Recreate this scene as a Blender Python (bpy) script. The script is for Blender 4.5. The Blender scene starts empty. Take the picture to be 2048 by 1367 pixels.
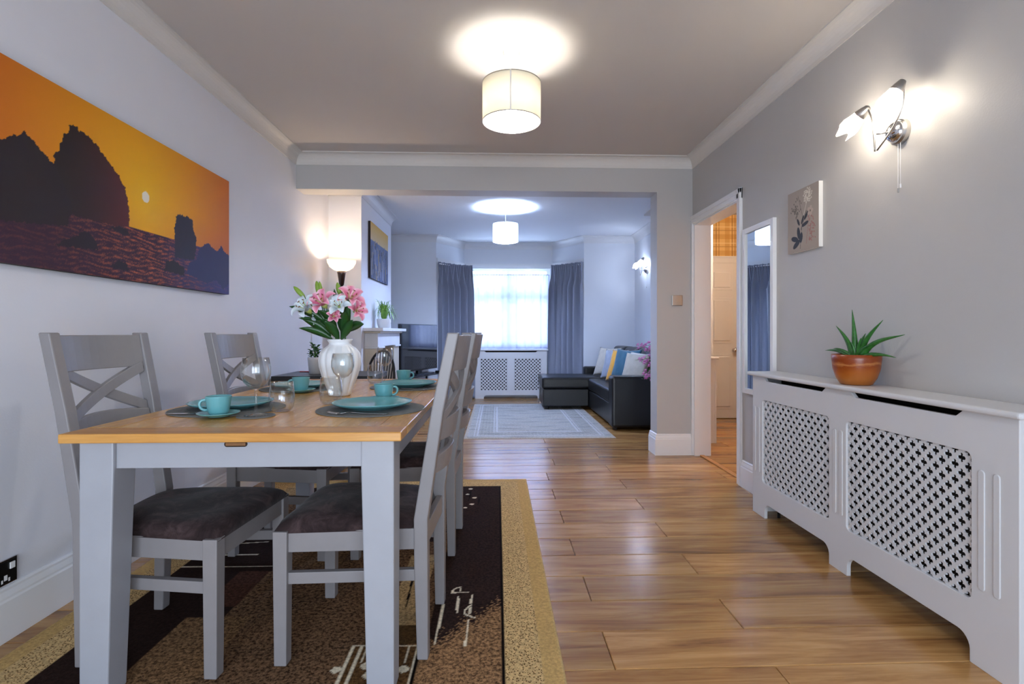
import bpy, bmesh, math, random
import numpy as np
from mathutils import Vector, Matrix
R = math.radians
random.seed(7)
sc = bpy.context.scene
COL = sc.collection

# ------------------------------------------------------------------ camera, world, big lights, exposure
cam_d = bpy.data.cameras.new('camera'); cam = bpy.data.objects.new('camera', cam_d); COL.objects.link(cam)
cam.location = (0, 0, 1.05); cam.rotation_euler = (R(90), 0, R(-1.985))
cam_d.sensor_width = 36; cam_d.lens = 36 * 1040 / 2048
cam_d.shift_x = -6 / 2048; cam_d.shift_y = -18.5 / 2048; cam_d.clip_start = .02
sc.camera = cam

w = bpy.data.worlds.new('world'); sc.world = w; w.use_nodes = True
bg = w.node_tree.nodes['Background']; bg.inputs['Color'].default_value = (.62, .78, 1, 1); bg.inputs['Strength'].default_value = 2.6

def area(name, loc, rot, sx, sy, power, color):
    d = bpy.data.lights.new(name, 'AREA'); d.shape = 'RECTANGLE'; d.size = sx; d.size_y = sy
    d.energy = power; d.color = color
    o = bpy.data.objects.new(name, d); COL.objects.link(o); o.location = loc; o.rotation_euler = rot
    return o
# daylight outside the bay window and outside the patio doors behind the camera
area('daylight_bay', (.19, 9.0, 1.55), (R(-90), 0, 0), 2.0, 1.8, 230, (.60, .76, 1.0))
area('daylight_patio', (.2, -1.75, .95), (R(90), 0, 0), 2.6, 1.6, 78, (.89, .935, 1.0))

vs = sc.view_settings
vs.view_transform = 'Standard'; vs.look = 'None'; vs.gamma = 1; vs.use_curve_mapping = False; vs.exposure = 0.46
sc.cycles.use_denoising = True
sc.cycles.max_bounces = 10; sc.cycles.diffuse_bounces = 5; sc.cycles.transparent_max_bounces = 24
sc.cycles.sample_clamp_indirect = 20.0; sc.cycles.caustics_reflective = False; sc.cycles.caustics_refractive = False

# ------------------------------------------------------------------ materials
def lin(c):
    if isinstance(c, str):
        c = [int(c[i:i+2], 16) for i in (0, 2, 4)]
    return tuple(((v/255)/12.92 if v/255 <= .04045 else ((v/255+.055)/1.055)**2.4) for v in c)
MATS = {}
class NT:
    def __init__(s, name):
        s.m = bpy.data.materials.new(name); s.m.use_nodes = True; s.t = s.m.node_tree
        s.b = s.t.nodes['Principled BSDF']; s.out = s.t.nodes['Material Output']; MATS[name] = s.m
    def n(s, typ, **kw):
        nd = s.t.nodes.new(typ)
        for k, v in kw.items():
            if k.startswith('i_'):
                nd.inputs[k[2:].replace('_', ' ')].default_value = v
            else: setattr(nd, k, v)
        return nd
    def l(s, a, b): s.t.links.new(a, b)
    def coord(s, scale=(1, 1, 1), kind='Object', rnd=False):
        tc = s.n('ShaderNodeTexCoord'); mp = s.n('ShaderNodeMapping'); mp.inputs['Scale'].default_value = scale
        s.l(tc.outputs[kind], mp.inputs['Vector'])
        if rnd:
            oi = s.n('ShaderNodeObjectInfo'); ml = s.n('ShaderNodeMath', operation='MULTIPLY'); ml.inputs[1].default_value = 57.0
            s.l(oi.outputs['Random'], ml.inputs[0]); s.l(ml.outputs[0], mp.inputs['Location'])
        return mp.outputs['Vector']
    def bump(s, h, strength=.1, dist=.01):
        bp = s.n('ShaderNodeBump'); bp.inputs['Strength'].default_value = strength; bp.inputs['Distance'].default_value = dist
        s.l(h, bp.inputs['Height']); s.l(bp.outputs['Normal'], s.b.inputs['Normal'])
    def ramp(s, fac, stops):
        rp = s.n('ShaderNodeValToRGB'); e = rp.color_ramp.elements
        while len(e) < len(stops): e.new(.5)
        for k, (p, c) in enumerate(stops): e[k].position = p; e[k].color = (*c, 1)
        s.l(fac, rp.inputs['Fac']); return rp.outputs['Color']
    def noise(s, vec, scale, detail=3, rough=.55, dist=0):
        nz = s.n('ShaderNodeTexNoise'); nz.inputs['Scale'].default_value = scale; nz.inputs['Detail'].default_value = detail
        nz.inputs['Roughness'].default_value = rough; nz.inputs['Distortion'].default_value = dist
        s.l(vec, nz.inputs['Vector']); return nz.outputs['Fac']

def mat(name, col, rough=.5, var=.06, scale=6, bump=0, bscale=60, metal=0, spec=.5, sheen=0, stretch=(1, 1, 1), trans=0, coat=0):
    s = NT(name); c = lin(col); b = s.b
    v = s.coord(stretch)
    lo = tuple(x*(1-var) for x in c); hi = tuple(min(1, x*(1+var)) for x in c)
    s.l(s.ramp(s.noise(v, scale), [(.3, lo), (.7, hi)]), b.inputs['Base Color'])
    b.inputs['Roughness'].default_value = rough; b.inputs['Metallic'].default_value = metal
    b.inputs['Specular IOR Level'].default_value = spec
    b.inputs['Sheen Weight'].default_value = sheen; b.inputs['Coat Weight'].default_value = coat
    if bump: s.bump(s.noise(v, bscale, 4), bump)
    return s.m
def emit(name, col, strength):
    s = NT(name); s.b.inputs['Base Color'].default_value = (*lin(col), 1)
    s.b.inputs['Emission Color'].default_value = (*lin(col), 1); s.b.inputs['Emission Strength'].default_value = strength
    return s.m
def thin(name, col, transl, rough=.6, transp=0.0):
    """thin cloth, petal or glass shade: part of the light passes through"""
    s = NT(name); c = (*lin(col), 1)
    s.b.inputs['Base Color'].default_value = c; s.b.inputs['Roughness'].default_value = rough
    tr = s.n('ShaderNodeBsdfTranslucent'); tr.inputs['Color'].default_value = c
    mx = s.n('ShaderNodeMixShader'); mx.inputs[0].default_value = transl
    s.l(s.b.outputs[0], mx.inputs[1]); s.l(tr.outputs[0], mx.inputs[2]); last = mx.outputs[0]
    if transp:
        tp = s.n('ShaderNodeBsdfTransparent'); m2 = s.n('ShaderNodeMixShader')
        v = s.coord((1, 1, 1)); f = s.noise(v, 9, 2)
        rr = s.n('ShaderNodeMapRange'); rr.inputs['To Min'].default_value = transp-.1; rr.inputs['To Max'].default_value = transp+.1
        s.l(f, rr.inputs['Value']); s.l(rr.outputs[0], m2.inputs[0])
        s.l(last, m2.inputs[1]); s.l(tp.outputs[0], m2.inputs[2]); last = m2.outputs[0]
    s.l(last, s.out.inputs['Surface']); return s.m
def thin_glass(name, tint=(1, 1, 1)):
    s = NT(name)
    tp = s.n('ShaderNodeBsdfTransparent'); tp.inputs['Color'].default_value = (*tint, 1)
    gl = s.n('ShaderNodeBsdfGlossy'); gl.inputs['Roughness'].default_value = .03
    lw = s.n('ShaderNodeLayerWeight'); lw.inputs['Blend'].default_value = .5
    pw = s.n('ShaderNodeMath', operation='POWER'); pw.inputs[1].default_value = 2.2; s.l(lw.outputs['Facing'], pw.inputs[0])
    ma = s.n('ShaderNodeMath', operation='MULTIPLY_ADD'); ma.inputs[1].default_value = .75; ma.inputs[2].default_value = .05; s.l(pw.outputs[0], ma.inputs[0])
    mx = s.n('ShaderNodeMixShader'); s.l(ma.outputs[0], mx.inputs[0])
    s.l(tp.outputs[0], mx.inputs[1]); s.l(gl.outputs[0], mx.inputs[2]); s.l(mx.outputs[0], s.out.inputs['Surface'])
    return s.m
def wood(name, stops, grain=(1.2, 14, 14), rough=.3, rnd=True, tint=.25, bump=.05, coat=0):
    s = NT(name); v = s.coord(grain, rnd=rnd)
    f = s.noise(v, 2.2, 6, .6, .6)
    c = s.ramp(f, stops)
    v2 = s.coord((grain[0]*2.5, grain[1]*6, grain[2]*6), rnd=rnd); f2 = s.noise(v2, 3, 4, .6)
    mx = s.n('ShaderNodeMix', data_type='RGBA', blend_type='MULTIPLY'); mx.inputs[0].default_value = .35
    s.l(c, mx.inputs[6]); s.l(s.ramp(f2, [(.3, (.62, .6, .58)), (.62, (1, 1, 1))]), mx.inputs[7])
    oi = s.n('ShaderNodeObjectInfo'); mr = s.n('ShaderNodeMapRange'); mr.inputs['To Min'].default_value = 1-tint; mr.inputs['To Max'].default_value = 1+tint*.5
    s.l(oi.outputs['Random'], mr.inputs['Value'])
    hs = s.n('ShaderNodeHueSaturation'); s.l(mx.outputs[2], hs.inputs['Color']); s.l(mr.outputs[0], hs.inputs['Value'])
    s.l(hs.outputs[0], s.b.inputs['Base Color'])
    rr = s.n('ShaderNodeMapRange'); rr.inputs['To Min'].default_value = rough-.05; rr.inputs['To Max'].default_value = rough+.1
    s.l(f2, rr.inputs['Value']); s.l(rr.outputs[0], s.b.inputs['Roughness'])
    if bump: s.bump(f2, bump, .004)
    s.b.inputs['Coat Weight'].default_value = coat
    return s.m
def attr_mat(name, rough=.6, pile=0, canvas=0):
    s = NT(name); at = s.n('ShaderNodeAttribute', attribute_name='col'); out = at.outputs['Color']
    if pile:
        v = s.coord(); f = s.noise(v, 85, 3, .75)
        a2 = s.n('ShaderNodeAttribute', attribute_name='spk')
        vo = s.n('ShaderNodeTexVoronoi'); vo.inputs['Scale'].default_value = 130; s.l(v, vo.inputs['Vector'])
        lt = s.n('ShaderNodeMath', operation='LESS_THAN'); lt.inputs[1].default_value = .33; s.l(vo.outputs['Distance'], lt.inputs[0])
        sepc = s.n('ShaderNodeSeparateColor'); s.l(a2.outputs['Color'], sepc.inputs['Color'])
        m1 = s.n('ShaderNodeMath', operation='MULTIPLY'); s.l(lt.outputs[0], m1.inputs[0]); s.l(sepc.outputs['Red'], m1.inputs[1])
        mx = s.n('ShaderNodeMix', data_type='RGBA', blend_type='MULTIPLY'); s.l(m1.outputs[0], mx.inputs[0])
        s.l(out, mx.inputs[6]); mx.inputs[7].default_value = (.22, .17, .13, 1)
        sp = s.ramp(f, [(.38, (.25, .23, .22)), (.62, (1.6, 1.52, 1.42))])
        m2 = s.n('ShaderNodeMix', data_type='RGBA', blend_type='MULTIPLY'); s.l(sepc.outputs['Green'], m2.inputs[0])
        s.l(mx.outputs[2], m2.inputs[6]); s.l(sp, m2.inputs[7]); out = m2.outputs[2]
        s.bump(f, .5, .006)
    if canvas:
        s.bump(s.noise(s.coord(), 420, 2), .15, .002)
    s.l(out, s.b.inputs['Base Color']); s.b.inputs['Roughness'].default_value = rough
    s.b.inputs['Specular IOR Level'].default_value = .04 if pile else .25
    return s.m

mat('wall_living', 'd3d6dc', .5, .015, 2, .06, 160)
mat('wall_paint', 'e2e3e9', .42, .015, 2, .05, 160)
mat('wall_grey', 'bbb9b7', .5, .015, 2, .06, 160)
mat('cornice_paint', 'd6d2cd', .6, .01, 2)
mat('ceiling_living', 'd8dade', .8, .01, 2, .03, 120)
mat('ceiling_paint', 'c6c0bb', .8, .01, 2, .03, 120)
mat('white_gloss', 'e9e9ea', .3, .012, 3)
mat('white_satin', 'd4d4d6', .42, .015, 3)
mat('chair_paint', '858182', .38, .04, 9, .03, 40)
mat('table_paint', '9c9ea5', .4, .03, 9, .03, 40)
s = NT('suede')
f = s.noise(s.coord(), 14, 5, .65, .6); s.l(s.ramp(f, [(.3, lin('1d1617')), (.5, lin('332828')), (.72, lin('544444'))]), s.b.inputs['Base Color'])
s.b.inputs['Roughness'].default_value = .85; s.b.inputs['Sheen Weight'].default_value = .12; s.b.inputs['Sheen Roughness'].default_value = .4; s.b.inputs['Specular IOR Level'].default_value = .1
s.bump(s.noise(s.coord(), 160, 3), .3, .003)
wood('oak_top', [(.25, lin('b67f33')), (.5, lin('d7a04e')), (.8, lin('e6b868'))], (14, 1.3, 14), .22, True, .14)
wood('oak_cross', [(.25, lin('a86f2c')), (.5, lin('c98f44')), (.8, lin('d9a559'))], (1.3, 14, 14), .3, True, .12)
wood('laminate', [(.25, lin('6e4a2a')), (.42, lin('a27342')), (.58, lin('bd8f57')), (.8, lin('cfa671'))], (.8, 8, 8), .2, True, .22, .03)
wood('strip_wood', [(.2, lin('a9713c')), (.6, lin('c48d55'))], (9, 1, 9), .4, False, .05)
mat('groove_dark', '2b1c10', .9)
mat('latch_wood', '7a532c', .5, .2, 30)
mat('black_leather', '0c0c0e', .36, .1, 20, .12, 90)
mat('black_ash', '131112', .35, .1, 12)
mat('black_wood', '16110f', .4, .1, 12)
mat('black_metal', '15100f', .3, .05, 8)
mat('bronze', '2a130d', .25, .1, 8)
mat('radiator_shadowed', '1c1815', .6)  # radiator toned dark to imitate its unlit place behind the lattice; pipes share it
mat('cover_shadow', '241a13', .9)  # deep brown that paints in the shade inside the radiator covers
mat('dark_void', '06060a', .9)
mat('chrome', 'd0d0d2', .12, .02, 5, metal=1)
mat('brushed', 'b9b6b2', .3, .03, 30, metal=1)
mat('steel', 'c9c9c9', .18, .02, 5, metal=1)
mat('turquoise', '69aab0', .25, .05, 6, coat=.3)
mat('felt', '6f7170', .95, .1, 60, .3, 200)
mat('vase_white', 'eef0f3', .3, .01, 3)
mat('pot_white', 'dcdcdc', .35, .02, 8)
mat('soil', '2c1d14', 1, .3, 80, .6, 90)
mat('jade', '2d5a26', .3, .2, 30)
mat('jade_pink', '8a3d2f', .4, .2, 30)
mat('stem_green', '4c7a2c', .45, .15, 20)
mat('lily_leaf', '1f4a1c', .35, .2, 14)
mat('bud_green', '7d9a3a', .4, .2, 10, stretch=(1, 1, .2))
thin('petal_white', 'dfe6ea', .35, .5)
s = NT('petal_pink'); at = s.n('ShaderNodeAttribute', attribute_name='col'); s.l(at.outputs['Color'], s.b.inputs['Base Color']); s.b.inputs['Roughness'].default_value = .5
mat('stamen', '7a3b18', .6)
mat('throat', 'b7c46a', .5)
mat('spider_leaf', '6f9d3c', .4, .35, 40)
mat('aloe_leaf', '2f6a2a', .35, .3, 60)
s = NT('terracotta')
tc = s.n('ShaderNodeTexCoord'); sx_ = s.n('ShaderNodeSeparateXYZ'); s.l(tc.outputs['Generated'], sx_.inputs[0])
nz = s.noise(s.coord((1, 1, 2)), 10, 5); ad = s.n('ShaderNodeMath', operation='MULTIPLY_ADD'); ad.inputs[1].default_value = .45; s.l(nz, ad.inputs[0]); s.l(sx_.outputs['Z'], ad.inputs[2])
s.l(s.ramp(ad.outputs[0], [(.2, lin('b06c2e')), (.62, lin('a7591f')), (.85, lin('8f4013')), (.92, lin('b8743f')), (1, lin('8a3c12'))]), s.b.inputs['Base Color'])
s.b.inputs['Roughness'].default_value = .3
def cloth(name, col, transl, wscale=260, var=.06):
    s = NT(name); c = lin(col); f = s.noise(s.coord((1, 1, 3)), wscale, 2)
    s.l(s.ramp(f, [(.3, tuple(x*(1-var) for x in c)), (.7, tuple(x*(1+var) for x in c))]), s.b.inputs['Base Color'])
    s.b.inputs['Roughness'].default_value = .7; s.b.inputs['Sheen Weight'].default_value = .3; s.bump(f, .15, .002)
    tr = s.n('ShaderNodeBsdfTranslucent'); tr.inputs['Color'].default_value = (*c, 1); mx = s.n('ShaderNodeMixShader'); mx.inputs[0].default_value = transl
    s.l(s.b.outputs[0], mx.inputs[1]); s.l(tr.outputs[0], mx.inputs[2]); s.l(mx.outputs[0], s.out.inputs['Surface'])
    return s.m
cloth('curtain', '888d9d', .06)
thin('net', 'b4b7cc', .5, .8, .16)
for nm, c in (('cush_beige', 'b5aea2'), ('cush_grey', '8c93a3'), ('cush_mustard', 'd3962a'), ('cush_teal', '0f5068'), ('cush_stone', 'a9a295'), ('cush_cream', 'cfcbc5'), ('cush_slate', '6c7486')):
    mat(nm, c, .8, .1, 14, .3, 30, sheen=.4)
thin_glass('glass', (.975, .985, .985))
thin_glass('pane', (.96, .98, 1))
thin('shade_cloth', 'f3efe2', .28, .8)
thin('shade_far', 'f6f6f4', .6, .8)
thin('glass_shade', 'fbf6ee', .55, .3, .34)
thin('bowl_glass', 'fffaf0', .45, .3)
emit('bulb', 'fffaf2', 230)
emit('bulb_far', 'b8d0ff', 2400)
emit('bulb_wall', 'fff4e2', 330)
emit('bulb_wall_far', 'd0e0ff', 500)
emit('bulb_lamp', 'ffe2c0', 270)
emit('bulb_hall', 'ffe8cc', 130)
s = NT('screen'); s.b.inputs['Base Color'].default_value = (.004, .004, .006, 1); s.b.inputs['Roughness'].default_value = .06
s.b.inputs['Specular IOR Level'].default_value = .9
mat('tv_plastic', '0b0b0d', .3)
s = NT('mirror_glass'); s.b.inputs['Base Color'].default_value = (.88, .91, .93, 1); s.b.inputs['Metallic'].default_value = 1; s.b.inputs['Roughness'].default_value = .01
mat('canvas_edge', 'e4e1dc', .8)
mat('canvas_dark', '2a201e', .8)
mat('stone', 'cdc3b2', .35, .08, 5, .03, 20)
mat('stone_light', 'dcdde2', .35, .04, 5)
mat('pen_red', 'b03030', .4)
mat('plastic_white', 'eeeeee', .35)
mat('plastic_black', '0d0d0e', .3)
mat('flower_pink', 'd077b4', .5, .25, 60)
mat('bush_leaf', '3f7f30', .4, .25, 30)
attr_mat('art', .55, canvas=1)
attr_mat('rug_pile', .95, pile=1)
attr_mat('rug_flat', .95, pile=1)
# tartan wallpaper for the hall
s = NT('tartan'); v = s.coord()
sp = s.n('ShaderNodeSeparateXYZ'); s.l(v, sp.inputs[0])
def band(axis, period, lo, hi, off=0):
    m = s.n('ShaderNodeMath', operation='MULTIPLY_ADD'); m.inputs[1].default_value = 1/period; m.inputs[2].default_value = off; s.l(sp.outputs[axis], m.inputs[0])
    fr = s.n('ShaderNodeMath', operation='FRACT'); s.l(m.outputs[0], fr.inputs[0])
    a = s.n('ShaderNodeMath', operation='GREATER_THAN'); a.inputs[1].default_value = lo; s.l(fr.outputs[0], a.inputs[0])
    b_ = s.n('ShaderNodeMath', operation='LESS_THAN'); b_.inputs[1].default_value = hi; s.l(fr.outputs[0], b_.inputs[0])
    p = s.n('ShaderNodeMath', operation='MULTIPLY'); s.l(a.outputs[0], p.inputs[0]); s.l(b_.outputs[0], p.inputs[1]); return p.outputs[0]
cur = None
for ax, per, lo, hi, k, c in (('X', .2, 0, .3, .5, 'b98432'), ('Z', .2, 0, .3, .5, 'b98432'), ('X', .2, .42, .5, .6, '8d5a1c'), ('X', .2, .6, .66, .6, '8d5a1c'), ('Z', .2, .5, .57, .55, 'a5763a'), ('Z', .2, .72, .78, .5, 'f0dca8')):
    mx = s.n('ShaderNodeMix', data_type='RGBA'); fm = s.n('ShaderNodeMath', operation='MULTIPLY'); fm.inputs[1].default_value = k
    s.l(band(ax, per, lo, hi), fm.inputs[0]); s.l(fm.outputs[0], mx.inputs[0])
    if cur is None: mx.inputs[6].default_value = (*lin('dcb777'), 1)
    else: s.l(cur, mx.inputs[6])
    mx.inputs[7].default_value = (*lin(c), 1); cur = mx.outputs[2]
s.l(cur, s.b.inputs['Base Color']); s.b.inputs['Roughness'].default_value = .7

# ------------------------------------------------------------------ object helpers
def obj(name, bm, m, parent=None, bevel=0, smooth=False, seg=2, solid=0):
    me = bpy.data.meshes.new(name); bmesh.ops.recalc_face_normals(bm, faces=bm.faces[:]); bm.to_mesh(me); bm.free()
    return wrap(name, me, m, parent, bevel, smooth, seg, solid)
def wrap(name, me, m, parent=None, bevel=0, smooth=False, seg=2, solid=0):
    o = bpy.data.objects.new(name, me); COL.objects.link(o)
    if m: me.materials.append(MATS[m])
    if smooth:
        me.polygons.foreach_set('use_smooth', [True]*len(me.polygons))
    if solid:
        q = o.modifiers.new('thickness', 'SOLIDIFY'); q.thickness = solid; q.offset = 0
    if bevel:
        q = o.modifiers.new('bevel', 'BEVEL'); q.width = bevel; q.segments = seg; q.limit_method = 'ANGLE'; q.angle_limit = R(40); q.harden_normals = False
    if parent: o.parent = parent
    return o
def tag(o, label=None, cat=None, group=None, kind=None):
    if label: o['label'] = label
    if cat: o['category'] = cat
    if group: o['group'] = group
    if kind: o['kind'] = kind
    return o
def thing(name, label, cat, loc=(0, 0, 0), rz=0, group=None):
    o = bpy.data.objects.new(name, None); COL.objects.link(o); o.empty_display_size = .05
    o.location = loc; o.rotation_euler = (0, 0, rz); return tag(o, label, cat, group)
def struct(name, bm, m, parent=None, bevel=0, **k):
    o = obj(name, bm, m, parent, bevel, **k)
    if not parent: o['kind'] = 'structure'
    return o
def clone(root, loc=None, rz=None, label=None, parent=None):
    c = root.copy(); COL.objects.link(c)
    if parent is not None: c.parent = parent; c.matrix_parent_inverse = root.matrix_parent_inverse.copy()
    if loc is not None: c.location = loc
    if rz is not None: c.rotation_euler = (0, 0, rz)
    if label: c['label'] = label
    for ch in [x for x in root.children]: clone(ch, parent=c)
    return c
def B(): return bmesh.new()
def box(bm, x0, x1, y0, y1, z0, z1, M=None):
    v = [bm.verts.new((x, y, z)) for z in (z0, z1) for x, y in ((x0, y0), (x1, y0), (x1, y1), (x0, y1))]
    for f in ((3, 2, 1, 0), (4, 5, 6, 7), (0, 1, 5, 4), (1, 2, 6, 5), (2, 3, 7, 6), (3, 0, 4, 7)): bm.faces.new([v[i] for i in f])
    if M is not None:
        for q in v: q.co = M @ q.co
    return bm
def bx(*a): return box(B(), *a)
def prism(bm, poly, ax, a0, a1):
    """poly: 2-D outline; ax: axis of extrusion ('x','y','z')"""
    def P(p, a):
        return {'x': (a, p[0], p[1]), 'y': (p[0], a, p[1]), 'z': (p[0], p[1], a)}[ax]
    lo = [bm.verts.new(P(p, a0)) for p in poly]; hi = [bm.verts.new(P(p, a1)) for p in poly]
    n = len(poly); bm.faces.new(lo[::-1]); bm.faces.new(hi)
    for i in range(n): bm.faces.new((lo[i], lo[(i+1) % n], hi[(i+1) % n], hi[i]))
    return bm
def lathe(bm, prof, seg=32, c=(0, 0, 0), rib=None, capb=True, capt=False):
    rings = []
    for r, z in prof:
        ring = []
        for i in range(seg):
            a = 2*math.pi*i/seg; q = r*(rib(a, z) if rib else 1)
            ring.append(bm.verts.new((c[0]+q*math.cos(a), c[1]+q*math.sin(a), c[2]+z)))
        rings.append(ring)
    for a_, b_ in zip(rings, rings[1:]):
        for i in range(seg): bm.faces.new((a_[i], a_[(i+1) % seg], b_[(i+1) % seg], b_[i]))
    if capb: bm.faces.new(rings[0][::-1])
    if capt: bm.faces.new(rings[-1])
    return bm
def tube(bm, pts, rad, seg=8, cap=True):
    pts = [Vector(p) for p in pts]; n = len(pts)
    if not hasattr(rad, '__len__'): rad = [rad]*n
    rings = []; ref = None
    for i, p in enumerate(pts):
        d = (pts[min(i+1, n-1)]-pts[max(i-1, 0)]).normalized()
        if ref is None: ref = Vector((0, 0, 1)) if abs(d.z) < .9 else Vector((1, 0, 0))
        u = d.cross(ref).normalized(); v = u.cross(d).normalized(); ref = v
        rings.append([bm.verts.new(p+rad[i]*(math.cos(2*math.pi*k/seg)*u+math.sin(2*math.pi*k/seg)*v)) for k in range(seg)])
    for a_, b_ in zip(rings, rings[1:]):
        for k in range(seg): bm.faces.new((a_[k], a_[(k+1) % seg], b_[(k+1) % seg], b_[k]))
    if cap: bm.faces.new(rings[0][::-1]); bm.faces.new(rings[-1])
    return bm
def bez(p0, p1, p2, p3, n=8):
    p0, p1, p2, p3 = map(Vector, (p0, p1, p2, p3)); out = []
    for i in range(n+1):
        t = i/n; out.append((1-t)**3*p0+3*t*(1-t)**2*p1+3*t*t*(1-t)*p2+t**3*p3)
    return out
def leaf(bm, pts, width, fold=.25, side=None, prof=None, taper=.9):
    """a blade along the curve pts, V-folded"""
    pts = [Vector(p) for p in pts]; n = len(pts)-1; rows = []
    for i, p in enumerate(pts):
        t = i/n; d = (pts[min(i+1, n)]-pts[max(i-1, 0)]).normalized()
        u = d.cross(Vector(side) if side else Vector((0, 0, 1)))
        if u.length < .05: u = d.cross(Vector((0, 1, 0)))
        u.normalize(); nn = u.cross(d).normalized()
        wd = width*(prof(t) if prof else math.sin(math.pi*min(1, max(.04, t**taper)))**.8)/2
        if i == n: wd = width*.01
        rows.append([bm.verts.new(p-u*wd+nn*wd*fold), bm.verts.new(p), bm.verts.new(p+u*wd+nn*wd*fold)])
    for a_, b_ in zip(rows, rows[1:]):
        for k in (0, 1): bm.faces.new((a_[k], a_[k+1], b_[k+1], b_[k]))
    return bm
def grid_mesh(name, nx, ny, fn):
    """fn(i/nx, j/ny) -> xyz arrays ; returns mesh"""
    U, V = np.meshgrid(np.linspace(0, 1, nx+1), np.linspace(0, 1, ny+1), indexing='xy')
    X, Y, Z = fn(U, V); vs_ = np.stack([X, Y, Z], -1).reshape(-1, 3)
    idx = np.arange((nx+1)*(ny+1)).reshape(ny+1, nx+1)
    f = np.stack([idx[:-1, :-1], idx[:-1, 1:], idx[1:, 1:], idx[1:, :-1]], -1).reshape(-1, 4)
    me = bpy.data.meshes.new(name); me.vertices.add(len(vs_)); me.vertices.foreach_set('co', vs_.astype(np.float32).ravel())
    me.loops.add(f.size); me.loops.foreach_set('vertex_index', f.astype(np.int32).ravel())
    me.polygons.add(len(f)); me.polygons.foreach_set('loop_start', np.arange(0, f.size, 4, dtype=np.int32))
    me.update(calc_edges=True); me.validate(); return me
def set_col(me, rgb, name='col'):
    a = me.color_attributes.new(name, 'FLOAT_COLOR', 'POINT')
    a.data.foreach_set('color', np.concatenate([rgb, np.ones((len(rgb), 1))], 1).astype(np.float32).ravel())
def nplin(c): return np.array(lin(c))
def inpoly(px, py, poly):
    ins = np.zeros(px.shape, bool); n = len(poly)
    for i in range(n):
        x0, y0 = poly[i]; x1, y1 = poly[(i+1) % n]
        if y0 == y1: continue
        c = ((y0 > py) != (y1 > py)) & (px < (x1-x0)*(py-y0)/(y1-y0)+x0); ins ^= c
    return ins
def segdist(px, py, a, b):
    ax, ay = a; bx_, by = b; dx, dy = bx_-ax, by-ay; L = dx*dx+dy*dy+1e-12
    t = np.clip(((px-ax)*dx+(py-ay)*dy)/L, 0, 1); return np.hypot(px-ax-t*dx, py-ay-t*dy)

# ------------------------------------------------------------------ room dimensions (metres; camera stands at x=0, y=0)
XL, XR, YB = -1.685, 1.684, 4.425       # side walls, dividing beam
ZC, ZC2 = 2.55, 2.52                    # ceilings
YF, YBAY = 7.9, 8.55                    # front wall, bay wall
XR2 = 2.11                              # living room right wall
YBK = -1.3                              # rear wall

# floor: a slab with single laminate planks laid across the room
fl = struct('floor', bx(-1.9, 3.2, YBK-.1, 8.8, -.12, -.016), 'groove_dark')
PW, PL = .2078, 1.285
def plank(x0, x1, y0, y1):
    g, c = .0010, .0028; bm = B()
    x0 += g; x1 -= g; y0 += g; y1 -= g
    lo = [bm.verts.new(p) for p in ((x0, y0, -.016), (x1, y0, -.016), (x1, y1, -.016), (x0, y1, -.016))]
    md = [bm.verts.new(p) for p in ((x0, y0, -c), (x1, y0, -c), (x1, y1, -c), (x0, y1, -c))]
    hi = [bm.verts.new(p) for p in ((x0+c, y0+c, 0), (x1-c, y0+c, 0), (x1-c, y1-c, 0), (x0+c, y1-c, 0))]
    bm.faces.new(hi); bm.faces.new(lo[::-1])
    for a_, b_ in ((lo, md), (md, hi)):
        for i in range(4): bm.faces.new((a_[i], a_[(i+1) % 4], b_[(i+1) % 4], b_[i]))
    return bm
cache = {}
for k in range(-14, 34):
    y0 = 1.611+PW*k; y1 = y0+PW
    if y1 < YBK or y0 > YBAY+.1: continue
    base = (.37 if k % 2 == 0 else .877) if y0 < 3.85 else (.46 if k % 2 == 0 else .86)
    xa = -1.69; xb = 3.05 if 2.9 < y0 < 6.3 else (2.12 if y0 >= 6.3 else 1.70)
    x = base-PL*2-PL
    while x < xb:
        p0, p1 = max(x, xa), min(x+PL, xb)
        if p1-p0 > .03:
            key = round(p1-p0, 4)
            if key not in cache:
                o = obj('plank', plank(0, p1-p0, 0, PW), 'laminate', fl); cache[key] = o.data
            else:
                o = wrap('plank', cache[key], None, fl)
            o.location = (p0, y0, 0)
        x += PL

# walls
struct('wall_left', bx(XL-.12, XL, YBK-.12, 8.02, 0, 2.7), 'wall_paint')
bm = B(); DY0, DY1, DZ = 3.572, 4.40, 1.985
box(bm, XR, XR+.142, YBK-.12, DY0, 0, 2.7); box(bm, XR, XR+.142, DY0, DY1, DZ, 2.7); box(bm, XR, XR+.142, DY1, YB+.185, 0, 2.7)
struct('wall_right', bm, 'wall_grey')
bm = B(); box(bm, XL, XR, YB, YB+.185, 2.257, 2.7); box(bm, 1.374, XR, YB, YB+.185, 0, 2.257)
struct('wall_divider', bm, 'wall_grey')
struct('wall_chimney', bx(XL, -1.36, 5.265, 6.728, 0, 2.7), 'wall_paint')
bm = B(); box(bm, XR+.142, 1.84, YB+.185, 5.35, 0, 2.7); box(bm, XR+.142, 1.84, YB, YB+.185, 0, 2.7); box(bm, XR, XR+.142, YB+.185, 5.35, 0, 2.7); box(bm, 1.84, XR2, 5.25, 5.35, 0, 2.7)
struct('wall_hall', bm, 'wall_paint')
struct('wall_living_right', bx(XR2, XR2+.1, 5.25, YF+.12, 0, 2.7), 'wall_living')
bm = B(); box(bm, XL, -.918, YF, YF+.12, 0, 2.7); box(bm, 1.328, XR2, YF, YF+.12, 0, 2.7)
struct('wall_front', bm, 'wall_living')
WX0, WX1, WZ0, WZ1 = -.50, .88, .80, 2.12
bm = B()
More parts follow.
